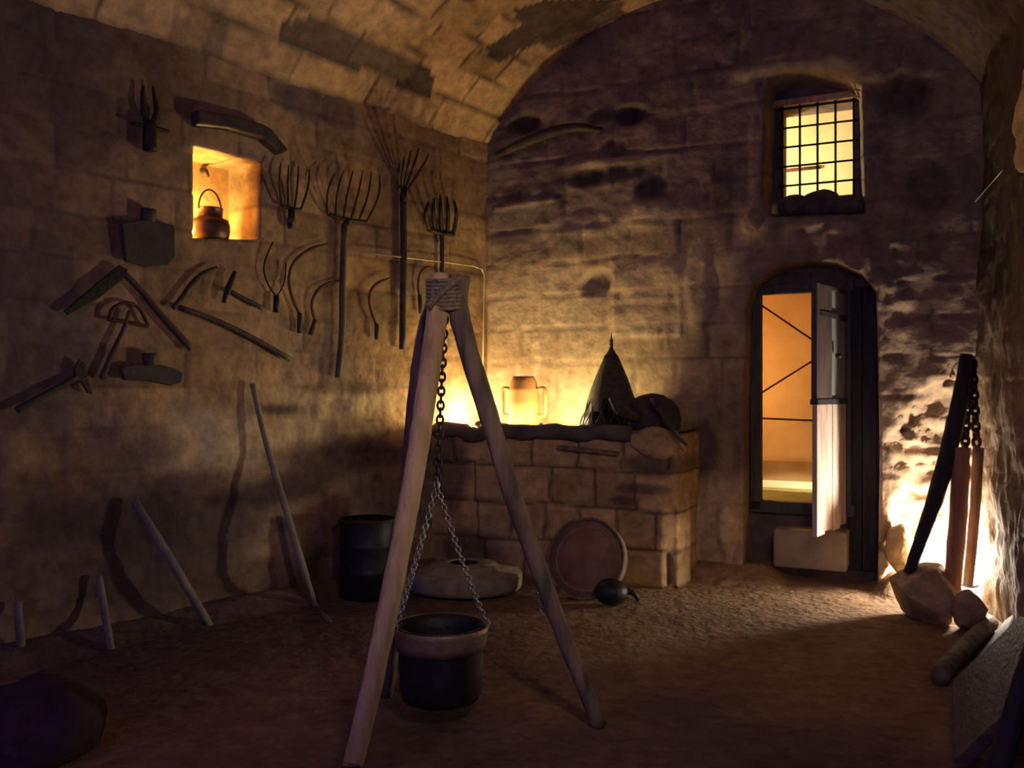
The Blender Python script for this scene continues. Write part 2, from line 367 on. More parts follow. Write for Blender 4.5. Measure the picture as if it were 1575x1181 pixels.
    for a, b_ in zip(mp[:-1], mp[1:]):
        a = np.array(a); b_ = np.array(b_); ab = b_ - a; tt = np.clip(((t - a[0]) * ab[0] + (h - a[1]) * ab[1]) / (ab @ ab), 0, 1)
        ds = np.minimum(ds, np.hypot(t - a[0] - tt * ab[0], h - a[1] - tt * ab[1]))
    e = 1 - sstep(0.03, 0.11, ds + 0.03 * nz); d = d + 0.035 * e; c = mix(c, np.repeat(PALE[None] * 0.7, len(t), 0), e * 0.7)
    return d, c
def surf_right(t, h):
    rnd, rnd2, dist = blocks(t, h, 0.33, 0.6, 14, 0.06)
    nb = fbm(t, h, 1.6, 4, 41)
    d = 0.06 * nb + 0.04 * fbm(t, h * 1.0, 5, 4, 42) - 0.01 * (1 - sstep(0, 0.02, dist))
    c = tint_base(t, h, rnd, rnd2, dist, 14, TAN * 0.8); c = mix(c, np.repeat(GREY[None] * 0.7, len(t), 0), np.full(len(t), 0.5)); c = c * (1 - 0.6 * sstep(1.4, 2.4, h))[:, None]  # colour darkened upwards, standing in for the dim upper wall
    return d, c

def inside(poly, t, h):
    r = np.zeros(len(t), bool); n = len(poly)
    for i in range(n):
        x1, y1 = poly[i]; x2, y2 = poly[(i + 1) % n]
        if y1 == y2: continue
        r ^= ((y1 > h) != (y2 > h)) & (t < (x2 - x1) * (h - y1) / (y2 - y1) + x1)
    return r
def nearest(poly, t, h):
    best = np.full(len(t), 1e9); bt = t.copy(); bh = h.copy(); n = len(poly)
    for i in range(n):
        a = np.array(poly[i]); b = np.array(poly[(i + 1) % n]); ab = b - a
        k = np.clip(((t - a[0]) * ab[0] + (h - a[1]) * ab[1]) / (ab @ ab + 1e-12), 0, 1); pt = a[0] + k * ab[0]; ph = a[1] + k * ab[1]
        d = np.hypot(t - pt, h - ph); m_ = d < best; best[m_] = d[m_]; bt[m_] = pt[m_]; bh[m_] = ph[m_]
    return bt, bh
def wall(name, o, u, n, t0, t1, h0, h1, res, surf, openings=()):
    """a relief grid with openings; each opening = (outline, depth, splay): its rim is drawn back into the wall"""
    ts = np.arange(t0, t1 + res, res); hs = np.arange(h0, h1 + res, res); nt_, nh = len(ts), len(hs)
    T, H = np.meshgrid(ts, hs, indexing='ij'); T = T.ravel().copy(); H = H.ravel().copy()
    idx = np.arange(nt_ * nh).reshape(nt_, nh)
    q = np.stack([idx[:-1, :-1], idx[1:, :-1], idx[1:, 1:], idx[:-1, 1:]], -1).reshape(-1, 4)
    keep = np.ones(len(q), bool); ct = T[q].mean(1); chh = H[q].mean(1)
    for k, (poly, dep, spl) in enumerate(openings):
        ins = inside(poly, ct, chh) & keep
        us = np.unique(q[ins]); uo = np.unique(q[keep & ~ins]); rim = np.intersect1d(us, uo)
        T[rim], H[rim] = nearest(poly, T[rim], H[rim]); keep &= ~ins
    d, c = surf(T, H)
    P = np.array(o[:])[None] + T[:, None] * np.array(u[:]) + H[:, None] * np.array((0, 0, 1.0)) + d[:, None] * np.array(n[:])
    q = q[keep]
    used = np.unique(q); rem = np.full(len(T), -1); rem[used] = np.arange(len(used))
    P = P[used]; c = c[used]; T2 = T[used]; H2 = H[used]; q = rem[q]
    bm = bmesh.new(); lay = bm.verts.layers.float_color.new('tint')
    vv = [bm.verts.new(p) for p in P]
    for v, cc in zip(vv, c): v[lay] = (*cc, 1)
    for f in q: bm.faces.new([vv[i] for i in f])
    bm.verts.index_update()
    be = [e for e in bm.edges if e.is_boundary]
    th_of = {vv[i]: (T2[i], H2[i]) for i in range(len(vv))}
    for (poly, dep, spl) in openings:
        pa = np.array(poly); lo = pa.min(0) - 0.06; hi = pa.max(0) + 0.06; cen = (pa.min(0) + pa.max(0)) / 2
        loop = [e for e in be if all(lo[0] <= th_of[v][0] <= hi[0] and lo[1] <= th_of[v][1] <= hi[1] and
                not (abs(th_of[v][0] - t0) < 1e-4 or abs(th_of[v][1] - h0) < 1e-4) for v in e.verts)]
        base = {v: v.co.copy() for e in loop for v in e.verts}
        K = 6
        edges = loop; src = {v: v for v in base}
        for s in range(1, K + 1):
            r = bmesh.ops.extrude_edge_only(bm, edges=edges)
            nv = [g for g in r['geom'] if isinstance(g, bmesh.types.BMVert)]; ne = [g for g in r['geom'] if isinstance(g, bmesh.types.BMEdge)]
            nsrc = {}
            byco = {}
            for v in src: byco[tuple(round(x, 5) for x in v.co)] = src[v]
            for v in nv: nsrc[v] = byco[tuple(round(x, 5) for x in v.co)]
            for v in nv:
                t_, h_ = th_of[nsrc[v]]; f = s / K
                sh = (cen - np.array((t_, h_))) * spl * f
                dd, _ = surf(np.array([t_ + 3 * s * .1]), np.array([h_])); dd = float(dd[0]) * 0.25
                p = base[nsrc[v]] - n * (dep * f) + u * (sh[0]) + Z * sh[1]
                v.co = p + Vector((0, 0, dd * 0.4)) * (1 if s < K else 0); v[lay] = nsrc[v][lay]
            edges = [e for e in ne if all(v in nsrc for v in e.verts)]; src = nsrc
    me = bpy.data.meshes.new(name); bm.to_mesh(me); bm.free(); me.polygons.foreach_set('use_smooth', [True] * len(me.polygons))
    return tag(link(name, me, M['stone']), kind='structure')

# ------------------------------------------------------------------ openings (outlines on the wall planes)
pB = lambda pts: [th(B(x, y, 0), uB) for x, y in pts]
pL = lambda pts: [th(L(x, y, 0), uL) for x, y in pts]
NICHE = pL([(297, 223), (401, 249), (401, 369), (297, 366)])
DOOR = pB([(1141, 860), (1143, 640), (1146, 470), (1160, 434), (1195, 410), (1238, 400), (1285, 403), (1325, 420), (1348, 450), (1353, 700), (1350, 893)])
WIN = pB([(1170, 335), (1176, 145), (1180, 118), (1205, 108), (1250, 103), (1300, 112), (1326, 128), (1332, 330)])
DOOR = [(t, (-0.02 if h < 0.3 else h)) for t, h in DOOR]
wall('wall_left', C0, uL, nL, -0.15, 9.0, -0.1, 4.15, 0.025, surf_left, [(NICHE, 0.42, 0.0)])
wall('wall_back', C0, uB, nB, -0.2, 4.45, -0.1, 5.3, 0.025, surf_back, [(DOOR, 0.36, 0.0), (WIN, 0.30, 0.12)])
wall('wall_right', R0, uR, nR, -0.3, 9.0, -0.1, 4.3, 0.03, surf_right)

# vault: circular segment between the two long walls, growing wider towards the viewer
def make_vault():
    A = 110; Sn = 330; s = np.linspace(-0.25, 9.0, Sn); a = np.linspace(-0.02, 1.02, A)
    SS, AA = np.meshgrid(s, a, indexing='ij'); SS = SS.ravel(); AA = AA.ravel()
    pl = np.array(C0[:])[None] + SS[:, None] * np.array(uL[:]); pr = np.array(R0[:])[None] + SS[:, None] * np.array(uR[:])
    W = np.linalg.norm((pr - pl)[:, :2], axis=1); rise = 1.1 * W / 4.2; rad = ((W / 2) ** 2 + rise ** 2) / (2 * rise)
    half = np.arcsin(np.clip(W / 2 / rad, -1, 1)); ang = -half + 2 * half * AA
    frac = 0.5 + np.sin(ang) * rad / W; zz = 3.95 + np.cos(ang) * rad - (rad - rise)
    arc = 2 * half * rad * AA
    rnd, rnd2, dist = blocks(SS, arc, 0.29, 0.58, 19); bs, ba = blocks.centre
    c = tint_base(SS, arc, rnd, rnd2, dist, 19, np.array((0.72, 0.49, 0.26))); c = mix(c, np.repeat(SOOT_SHADE[None], len(SS), 0), (1 - sstep(0.003, 0.016, dist)) * 0.6)
    P = pl + frac[:, None] * (pr - pl); P[:, 2] = zz
    nz = fbm(SS, arc, 3, 4, 51)
    # dark patches of blocks
    def at(x, y):                                                  # a surveyed point of the vault
        i = np.argmin(np.hypot(HX + F * P[:, 0] / np.maximum(P[:, 1], .1) - x, HY - F * (P[:, 2] - CAMZ) / np.maximum(P[:, 1], .1) - y) + 1e4 * (P[:, 1] < 1)); return SS[i], arc[i]
    for outline, k, sh in ((((432, 28), (470, 25), (560, 62), (668, 112), (660, 146), (560, 105), (430, 72)), .95, 0.45), (((790, 8), (835, 0), (960, 0), (955, 28), (905, 45), (838, 66), (768, 95), (735, 76), (800, 40)), .95, 0.42),
                           (((830, 60), (905, 28), (930, 50), (850, 75)), .9, 0.45), (((270, 20), (350, 50), (335, 110), (255, 85)), .5, 0.6)):
        poly = [at(*q) for q in outline]
        e = inside(poly, SS + 0.03 * nz, arc + 0.03 * nz).astype(float) * (0.75 + 0.35 * rnd2)
        c = mix(c, np.repeat(GREY[None] * sh, len(SS), 0), np.clip(e * k, 0, 1))
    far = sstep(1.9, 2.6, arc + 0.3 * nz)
    c = mix(c, np.repeat(SOOT_SHADE[None] * 0.9, len(SS), 0), far * 0.92)  # weak light on the far side painted in as a darker tone
    d = 0.008 * (rnd2 - 0.5) - 0.006 * (1 - sstep(0, 0.014, dist)) + 0.012 * nz + 0.004 * fbm(SS, arc, 12, 3, 52)
    nrm = -np.sin(ang)[:, None] * (pr - pl) / W[:, None]; nrm[:, 2] = -np.cos(ang)
    P = P + d[:, None] * nrm
    idx = np.arange(len(SS)).reshape(Sn, A); q = np.stack([idx[:-1, :-1], idx[1:, :-1], idx[1:, 1:], idx[:-1, 1:]], -1).reshape(-1, 4)
    me = bpy.data.meshes.new('ceiling'); me.from_pydata(P.tolist(), [], q.tolist()); me.polygons.foreach_set('use_smooth', [True] * len(me.polygons))
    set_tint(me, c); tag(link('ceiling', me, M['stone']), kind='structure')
make_vault()

def floor_h(x, y):
    x = np.asarray(x, float).ravel(); y = np.asarray(y, float).ravel()
    return 0.022 * fbm(x, y, 1.4, 4, 61) + 0.010 * fbm(x, y, 6, 4, 62)
def fz(p): return float(floor_h([p[0]], [p[1]])[0])
def make_floor():
    res = 0.03; xs = np.arange(-6.2, 4.6, res); ys = np.arange(-1.5, 9.4, res)
    X, Y = np.meshgrid(xs, ys, indexing='ij'); X = X.ravel(); Y = Y.ravel(); d = floor_h(X, Y)
    dl = (X - C0.x) * nL.x + (Y - C0.y) * nL.y; db = (X - C0.x) * nB.x + (Y - C0.y) * nB.y; tb = (X - C0.x) * uB.x + (Y - C0.y) * uB.y
    nz = fbm(X, Y, 3, 3, 63)
    d = d + 0.10 * (1 - sstep(0, 0.28, dl + 0.1 * nz)) + 0.13 * (1 - sstep(0, 0.4, db + 0.12 * nz)) * (1 - sstep(2.55, 2.8, tb) * (1 - sstep(3.4, 3.6, tb)))
    n1 = fbm(X, Y, 0.8, 4, 64); n2 = fbm(X, Y, 4, 4, 65)
    c = np.repeat(np.array((0.30, 0.20, 0.125))[None], len(X), 0) * (1 + 0.35 * n2)[:, None]
    c = mix(c, np.repeat(np.array((0.11, 0.075, 0.075))[None], len(X), 0), np.clip(0.35 + n1 * 1.3 + 0.45 * sstep(0.3, -1.2, X) * sstep(3.6, 4.6, Y), 0, 0.88))  # left part darkened in the colour for the dim corner
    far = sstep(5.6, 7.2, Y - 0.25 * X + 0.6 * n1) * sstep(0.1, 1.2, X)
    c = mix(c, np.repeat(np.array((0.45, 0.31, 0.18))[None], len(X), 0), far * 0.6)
    idx = np.arange(len(X)).reshape(len(xs), len(ys)); q = np.stack([idx[:-1, :-1], idx[1:, :-1], idx[1:, 1:], idx[:-1, 1:]], -1).reshape(-1, 4)
    me = bpy.data.meshes.new('floor'); me.from_pydata(np.stack([X, Y, d], 1).tolist(), [], q.tolist()); me.polygons.foreach_set('use_smooth', [True] * len(me.polygons))
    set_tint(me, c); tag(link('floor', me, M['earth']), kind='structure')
make_floor()

def plate(name, outer, hole, off, thick, m, u=uB, n=nB, o=C0):
    """the flat back of a recess with a rectangular hole: outer/hole = (t0,t1,h0,h1)"""
    t0, t1, h0, h1 = outer; a, b, c, d = hole; mb = MB()
    def bx(x0, x1, y0, y1):
        if x1 - x0 > 1e-3 and y1 - y0 > 1e-3:
            mb.box(o + u * (x0 + x1) / 2 + Z * (y0 + y1) / 2 + n * (off - thick / 2), u * (x1 - x0) / 2, n * thick / 2, Z * (y1 - y0) / 2)
    bx(t0, a, h0, h1); bx(b, t1, h0, h1); bx(a, b, h0, c); bx(a, b, d, h1)
    return tag(mb.build(name, m), kind='structure')
M['recess'] = mat('recess_stone', (0.09, 0.07, 0.06), (0.20, 0.15, 0.12), 6, 0.95, 0.6)
DO = -0.355
dl_, dr_ = th(B(1166, 600, DO), uB)[0], th(B(1304, 600, DO), uB)[0]
dtop, dbot = th(B(1210, 447, DO), uB)[1], th(B(1210, 776, DO), uB)[1]
plate('trim_1', (2.3, 3.75, -0.05, 3.0), (dl_, dr_, dbot, dtop), DO, 0.20, M['recess'])
WO = -0.295
wl_, wr_ = th(B(1203, 230, WO), uB)[0], th(B(1315, 230, WO), uB)[0]
wtop, wbot = th(B(1260, 162, WO), uB)[1], th(B(1260, 303, WO), uB)[1]
plate('trim_2', (2.35, 3.75, 2.75, 4.75), (wl_, wr_, wbot, wtop), WO, 0.25, M['recess'])
# niche back in the left wall
nt0, nt1 = min(p[0] for p in NICHE), max(p[0] for p in NICHE); nh0, nh1 = min(p[1] for p in NICHE), max(p[1] for p in NICHE)
mb = MB().box(C0 + uL * (nt0 + nt1) / 2 + Z * (nh0 + nh1) / 2 - nL * 0.445, uL * ((nt1 - nt0) / 2 + 0.05), nL * 0.03, Z * ((nh1 - nh0) / 2 + 0.05))
M['niche'] = mat('ochre_niche_stone', (0.42, 0.25, 0.10), (0.60, 0.40, 0.18), 5, 0.95, 0.5)
tag(mb.build('trim_3', M['niche']), kind='structure')

# the passage behind the door and the window
def pbox(name, t0, t1, w0, w1, h0, h1, m):
    mb = MB().box(C0 + uB * (t0 + t1) / 2 - nB * (w0 + w1) / 2 + Z * (h0 + h1) / 2, uB * (t1 - t0) / 2, nB * (w1 - w0) / 2, Z * (h1 - h0) / 2)
    return mb.build(name, m)
PW = 2.15
tag(pbox('floor_passage', 1.6, 5.2, 0.56, PW, dbot - 0.16, dbot - 0.02, M['greenfloor']), kind='structure')
tag(pbox('wall_passage', 1.5, 5.3, PW, PW + 0.15, 0.2, 2.75, M['plaster']), kind='structure')
tag(pbox('wall_loft', 1.5, 5.3, PW, PW + 0.15, 2.76, 5.6, M['plaster_pale']), kind='structure')
tag(pbox('light_divider_slab', 1.5, 5.3, 0.60, PW, 2.66, 2.76, M['plaster']), kind='structure')  # unseen slab added to keep the light of the two lamps apart
tag(pbox('ceiling_loft', 1.5, 5.3, 0.57, PW, 5.6, 5.7, M['plaster_pale']), kind='structure')
tag(pbox('wall_passage_side', 1.45, 1.55, 0.56, PW, 0.2, 5.6, M['plaster_pale']), kind='structure')
tag(pbox('wall_passage_end', 5.25, 5.35, 0.56, PW, 0.2, 5.6, M['plaster_pale']), kind='structure')
tag(pbox('trim_4', 1.6, 5.2, PW - 0.22, PW - 0.03, dbot - 0.02, dbot + 0.035, M['kerb']), kind='structure')
M['low_band'] = mat('dark_passage_band', (0.26, 0.14, 0.06), (0.32, 0.18, 0.08), 3, 0.9, 0.1)
tag(pbox('low_band_passage', 1.6, 5.2, PW - 0.03, PW - 0.001, dbot - 0.02, dbot + 0.24, M['low_band']), kind='structure')  # darker strip along the foot of the passage wall
lamp('passage_light', 'POINT', BP(2.05, 1.7, -1.25), 30, (1.0, 0.58, 0.22), 0.05)
lamp('added_kerb_spot', 'SPOT', BP(4.0, 1.3, -1.45), 300, (1.0, 0.92, 0.62), 0.04, BP(2.75, dbot, -1.85), spot_size=0.36)  # spot added only to brighten the kerb strip
lamp('loft_light', 'POINT', BP(1.95, 3.6, -1.1), 120, (1.0, 0.84, 0.50), 0.05)

# ------------------------------------------------------------------ window grille
wn = thing('window_1', B(1260, 303, WO + 0.02), None, None); tag(wn, 'small barred window high in the back wall above the door', None, kind='structure')
GO = WO + 0.03
for i in range(5):
    t = wl_ + (wr_ - wl_) * (0.012 + 0.976 * i / 4)
    MB().tube([BP(t, wbot - 0.03, GO), BP(t, wtop + 0.03, GO)], 0.010, 8).build('upright_bar', M['black'], wn)
for i in range(5):
    h = wtop - (wtop - wbot) * (0.01 + i * 0.212)
    MB().tube([BP(wl_ - 0.03, h, GO + 0.012), BP(wr_ + 0.03, h, GO + 0.012)], 0.009, 8).build('cross_bar', M['black'], wn)
MB().box(BP((wl_ + wr_) / 2, wtop + 0.045, WO + 0.03), uB * ((wr_ - wl_) / 2 + 0.07), nB * 0.03, Z * 0.028).build('lintel', M['pole'], wn, bevel=0.006)
# rounded rubble along the window sill
for k, (x, y, rx, rz) in enumerate(((1222, 318, .14, .10), (1262, 314, .17, .12), (1303, 318, .14, .10))):
    p = B(x, y, -0.20)
    o = lumpy('sill_stone', p, rx, 0.14, rz, M['stone'], None, p - Z * rz, 70 + k, 0.12, 0.1, math.atan2(uB.y, uB.x), (0.16, 0.125, 0.105), 4)
    tag(o, ('rounded grey stone at the left end of the window sill', 'middle and largest rounded stone under the window bars', 'rounded grey stone at the right end of the window sill')[k], 'stone', 'sill stones under the barred window')
o = lumpy('rubble_stone', B(1162, 338, 0.03), .12, .08, .10, M['stone'], None, B(1162, 338, 0.03) - Z * .1, 75, 0.2, 0.15, 0, (0.42, 0.34, 0.24), 4)
tag(o, 'pale knobbly stone jutting from wall left below the barred window', 'stone')
MB().tube([BP(wl_ - 0.2, th(B(1240, 262, -2.0), uB)[1], -2.08), BP(wr_ - .1, th(B(1240, 258, -2.0), uB)[1], -2.08)], 0.012, 8)
o = MB().tube([B(1195, 264, -2.12), B(1262, 257, -2.12)], 0.018, 8).build('pipe', M['rust'], None, B(1195, 264, -2.12)); tag(o, 'reddish pipe on the lit wall seen through the window bars', 'pipe')

# ------------------------------------------------------------------ door
dr = thing('door_1', BP((dl_ + dr_) / 2, dbot, DO), None, None); tag(dr, 'half open plank door in the arched recess', None, kind='structure')
fr = MB(); fo = DO + 0.02
fr.box(BP(dl_ - 0.01, (dbot + dtop) / 2, fo), uB * 0.045, nB * 0.05, Z * ((dtop - dbot) / 2 + 0.05))
fr.box(BP((dl_ + dr_) / 2, dtop + 0.01, fo), uB * ((dr_ - dl_) / 2 + 0.05), nB * 0.05, Z * 0.04)
fr.box(BP((dl_ + dr_) / 2, dbot - 0.02, fo), uB * ((dr_ - dl_) / 2 + 0.05), nB * 0.05, Z * 0.05)
fr.box(BP(dr_, (dbot + dtop) / 2, fo), uB * 0.03, nB * 0.05, Z * ((dtop - dbot) / 2 + 0.05))
fr.build('door_frame', M['frame'], dr, bevel=0.006)
# fixed dark leaf on the right
ld = MB()
for k in range(3):
    ld.box(BP(dr_ + 0.06 + 0.115 * k, (0.1 + dtop) / 2, DO + 0.03), uB * 0.055, nB * 0.02, Z * ((dtop - 0.1) / 2))
ld.build('fixed_leaf', M['dark_plank'], dr, bevel=0.004)
# open leaf: hinged on the right, swung out towards the room
H0 = BP(dr_ - 0.02, 0, DO + 0.06); E0 = D(1252, 600, 7.02); E0.z = 0
lu = (E0 - H0); lw = lu.length; lu.normalize(); ln = Vector((-lu.y, lu.x, 0))
if ln.dot(-H0) < 0: ln = -ln
lh0 = dbot - 0.12; lh1 = dtop - 0.03
def leafbox(mb, a, b, c, d, th_, o=0.0): return mb.box(H0 + lu * (a + b) / 2 + Z * (c + d) / 2 + ln * o, lu * (b - a) / 2, ln * th_ / 2, Z * (d - c) / 2)
hm = lh0 + (lh1 - lh0) * 0.53; hq = lh0 + (lh1 - lh0) * 0.88
lf = MB()
leafbox(lf, 0, 0.03, lh0, lh1, 0.045); leafbox(lf, lw * 0.52, lw, hm - 0.02, lh1, 0.045); leafbox(lf, 0.03, lw * 0.52, lh1 - 0.03, lh1, 0.045)
leaf = lf.build('open_leaf', M['leafwood'], dr, bevel=0.004)
r_ = MB(); leafbox(r_, 0, lw, hm - 0.03, hm + 0.01, 0.06); leafbox(r_, 0, lw * 0.9, hq - 0.02, hq + 0.02, 0.06); r_.build('cross_rail', M['dark_plank'], leaf)
g_ = MB(); leafbox(g_, 0.03, lw * 0.52, hm, lh1 - 0.03, 0.012); g_.build('pane', M['greyglass'], leaf)
p_ = MB()
for k in range(4): leafbox(p_, lw * k / 4 + 0.002, lw * (k + 1) / 4 - 0.002, lh0 - 0.02 * (k % 2), hm - 0.03, 0.04, 0.004 * (k % 2))
p_.build('lower_panel', M['panel'], leaf, bevel=0.004)
MB().tube([H0 + lu * 0.42 * lw + Z * (hm + 0.36) + ln * 0.03, H0 + lu * 0.42 * lw + Z * (hm + 0.36) + ln * 0.07], 0.02, 10).build('door_knob', M['iron'], leaf)
# thin iron braces across the doorway
for a, b in (((1172, 470), (1256, 527)), ((1168, 606), (1256, 551)), ((1165, 643), (1256, 647))):
    MB().tube([B(a[0], a[1], DO - 0.16), B(b[0], b[1], DO - 0.16)], 0.008, 8).build('brace_bar', M['rust'], dr)
st = MB().box(B(1248, 842, -0.16), uB * 0.29, nB * 0.14, Z * 0.16)
o = st.build('stone_step', M['recess'], None, B(1248, 842, -0.16) - Z * 0.16, bevel=0.02)
M['stepstone'] = mat('grey_step_stone', (0.24, 0.19, 0.14), (0.36, 0.29, 0.21), 6, 0.95, 0.4); o.data.materials[0] = M['stepstone']
tag(o, 'squared grey stone step below the half open door', 'step')

# ------------------------------------------------------------------ hearth ledge of stone blocks
LO = 0.70; LT = 1.265
lg = thing('stone_ledge', BP(1.0, 0, LO), 'waist-high ledge of rough stone blocks along the back wall', 'stone ledge')
def make_ledge():
    t0, t1 = -0.5, 2.02; ts = np.linspace(0, 1, 128)
    cols = [(LO, h) for h in np.arange(-0.05, LT + 0.001, 0.02)] + [(LO - k * 0.03, LT) for k in range(1, 23)]
    nt_ = len(ts); nc = len(cols)
    O = np.tile(np.array([c[0] for c in cols]), nt_); Hh = np.tile(np.array([c[1] for c in cols]), nt_)
    tl = -0.26 * O - 0.02; T = tl + (t1 - tl) * np.repeat(ts, nc)
    q = LO - O
    rnd, rnd2, dist = blocks(T, Hh, 0.315, 0.36, 5, 0.05)
    nz = fbm(T, Hh + q, 3, 4, 71); front = (q < 0.01)
    d = np.where(front, 0.05 * (rnd2 - 0.5) - 0.035 * (1 - sstep(0, 0.035, dist)) + 0.03 * nz + 0.012 * fbm(T, Hh, 11, 4, 72), 0)
    d = d * np.where(Hh > LT - 0.015, 0.6, 1)
    top = np.where(~front, 0.012 * nz, 0)
    c = tint_base(T, Hh, rnd, rnd2, dist, 5, np.array((0.52, 0.36, 0.19))); c = mix(c, np.repeat(SOOT_SHADE[None], len(T), 0), np.where(front, (1 - sstep(0, 0.02, dist)) * 0.7, 0))
    cc = np.repeat(SOOT_SHADE[None], len(T), 0)
    for x, y, rx, ry in ((990, 752, .20, .05), (1000, 715, .22, .1), (960, 770, .12, .04), (690, 720, .2, .4), (720, 845, .3, .2)):
        p = B(x, y, LO); c = mix(c, cc, ell(T, Hh, th(p, uB), (rx, ry), .4, nz) * np.where(front, .75, 0))
    # broken, rounded right-hand end
    push = sstep(1.90, 2.02, T) * 0.10
    P = np.array(C0[:])[None] + T[:, None] * np.array(uB[:]) + (O + d - push)[:, None] * np.array(nB[:]); P[:, 2] = Hh + top
    idx = np.arange(len(T)).reshape(nt_, nc); qd = np.stack([idx[:-1, :-1], idx[1:, :-1], idx[1:, 1:], idx[:-1, 1:]], -1).reshape(-1, 4).tolist()
    V = P.tolist(); n0 = len(V); 
    # right end face
    last = idx[-1]; fr_i = [i for i in last if abs(O[i] - LO) < 1e-6]; hs = [V[i][2] for i in fr_i]
    rows = [fr_i]; 
    cl = list(c)
    for k in range(1, 23):
        row = []
        for i in fr_i:
            b = Vector(V[i]) - nB * (k * 0.03) + uB * (0.03 * float(fbm([k * .09], [V[i][2]], 4, 3, 73)[0]) + 0.02 * math.sin(min(k, 6) / 6 * 1.57))
            V.append(list(b)); row.append(len(V) - 1); cl.append(c[i])
        rows.append(row)
    for a, b in zip(rows[:-1], rows[1:]):
        for j in range(len(a) - 1): qd.append((a[j], b[j], b[j + 1], a[j + 1]))
    me = bpy.data.meshes.new('ledge_body'); me.from_pydata(V, [], qd); me.polygons.foreach_set('use_smooth', [True] * len(me.polygons)); set_tint(me, np.array(cl))
    link('ledge_body', me, M['stone'], lg)
make_ledge()
M['coping'] = mat('sooty_coping', (0.07, 0.055, 0.06), (0.15, 0.11, 0.10), 6, 0.95, 0.6)
# sagging dark slab along the front edge, and a pale dressed block closing it on the right
cp = MB(); pts = []
for k in range(34):
    t = -0.42 + k * 0.062; pts.append(BP(-.16 + k * .055, 1.242 + 0.006 * math.sin(k * .7) - (0.03 if 5 < k < 9 else 0), LO - 0.03 + 0.008 * math.sin(k * 1.1)))
cp.tube(pts, [0.080 + 0.006 * math.sin(k * 1.3) for k in range(34)], 14, 1, 0.04, (Vector((0, 0, 1)), 0.85)); cp.build('coping', M['coping'], lg)
lumpy('end_block', BP(1.83, 1.16, LO - 0.10), .21, .17, .145, M['stone'], lg, None, 77, 0.06, 0.28, math.atan2(uB.y, uB.x), (0.50, 0.35, 0.20), 4)
o = MB().box(BP(1.30, 1.105, LO + 0.03), uB * 0.26 - Z * 0.02, nB * 0.035, Z * 0.015).build('wooden_strip', M['pole_dark'], None, BP(1.3, 1.1, LO + .03), bevel=0.004)
tag(o, 'thin grey wooden strip lying along the front of the stone ledge', 'wood strip')

# hearth lamp housing, hidden behind the coping
for (q, pw), lb in zip(HEARTHS, ('small warm lamp on the ledge right in front of the tan jug', 'small warm lamp on the ledge behind the tripod, left of the tan jug', 'small warm lamp on the ledge between the tan jug and conical cover')):
    hl = thing('hearth_lamp', (q.x, q.y, LT), lb, 'lamp', 'small lamps on the ledge')
    MB().lathe((q.x, q.y, LT + 0.005), [(0.05, 0), (0.05, 0.006), (0.012, 0.010), (0.012, 0.016)], 20).build('lamp_base', M['black'], hl)

# jug on the ledge
jb = BP(0.50, LT + 0.012, 0.24)
jg = thing('jug', jb, 'tall tan two-handled earthenware jug glowing in lamplight on the ledge', 'jug')
MB().lathe(jb, [(0.135, 0), (0.142, 0.02), (0.140, 0.12), (0.143, 0.20), (0.141, 0.22), (0.138, 0.24), (0.134, 0.30), (0.134, 0.31), (0.136, 0.33), (0.128, 0.345), (0.118, 0.40), (0.100, 0.44), (0.092, 0.45), (0.092, 0.42), (0.085, 0.40)], 40).build('jug_body', M['terracotta'], jg)
for s in (-1, 1):
    MB().tube([jb + uB * s * 0.13 + Z * 0.33, jb + uB * s * 0.205 + Z * 0.33, jb + uB * s * 0.21 + Z * 0.2, jb + uB * s * 0.205 + Z * 0.10, jb + uB * s * 0.135 + Z * 0.09], 0.020, 10, 5).build('handle', M['terracotta'], jg)
# conical cover with finial
kb = BP(1.40, LT + 0.02, 0.42)
kc = thing('conical_cover', kb, 'dark pointed conical cover with a spiked tip standing on the ledge', 'cone')
def cone_mesh():
    mb = MB(); seg = 56; prof = [(0.265, 0.0), (0.25, 0.06), (0.228, 0.14), (0.20, 0.24), (0.168, 0.34), (0.130, 0.44), (0.090, 0.53), (0.045, 0.62), (0.016, 0.67), (0.008, 0.70)]
    vs = []; fs = []
    for r, z in prof:
        for k in range(seg):
            an = 2 * math.pi * k / seg; rr = r * (1 + 0.03 * math.sin(5 * an) * (1 - z)); vs.append(kb + Vector((math.cos(an) * rr, math.sin(an) * rr, z)))
    for i in range(len(prof) - 1):
        for k in range(seg):
            an = 2 * math.pi * (k + .5) / seg; 
            if i < 3 - abs((k - 40) / 3.0) and 34 < k < 46: continue        # opening in the front
            k2 = (k + 1) % seg; fs.append((i * seg + k, i * seg + k2, (i + 1) * seg + k2, (i + 1) * seg + k))
    mb.add(vs, fs, True); return mb
co = cone_mesh().build('cone', M['wicker'], kc)
so = co.modifiers.new('thickness', 'SOLIDIFY'); so.thickness = 0.012
wv = MB()
for k in range(14):
    an0 = 2 * math.pi * k / 14
    for sg_ in (-1, 1):
        wv.tube([kb + Vector((math.cos(an0 + sg_ * z * 1.6) * (0.272 * (1 - z / 0.71) ** 0.93 + 0.008), math.sin(an0 + sg_ * z * 1.6) * (0.272 * (1 - z / 0.71) ** 0.93 + 0.008), z)) for z in [q * 0.068 for q in range(10)]], 0.005, 5)
wv.build('lattice', M['wicker'], kc)
MB().lathe(kb + Z * 0.685, [(0.012, 0), (0.016, 0.02), (0.008, 0.035), (0.015, 0.05), (0.006, 0.07), (0.002, 0.12)], 12).build('finial', M['black'], kc)
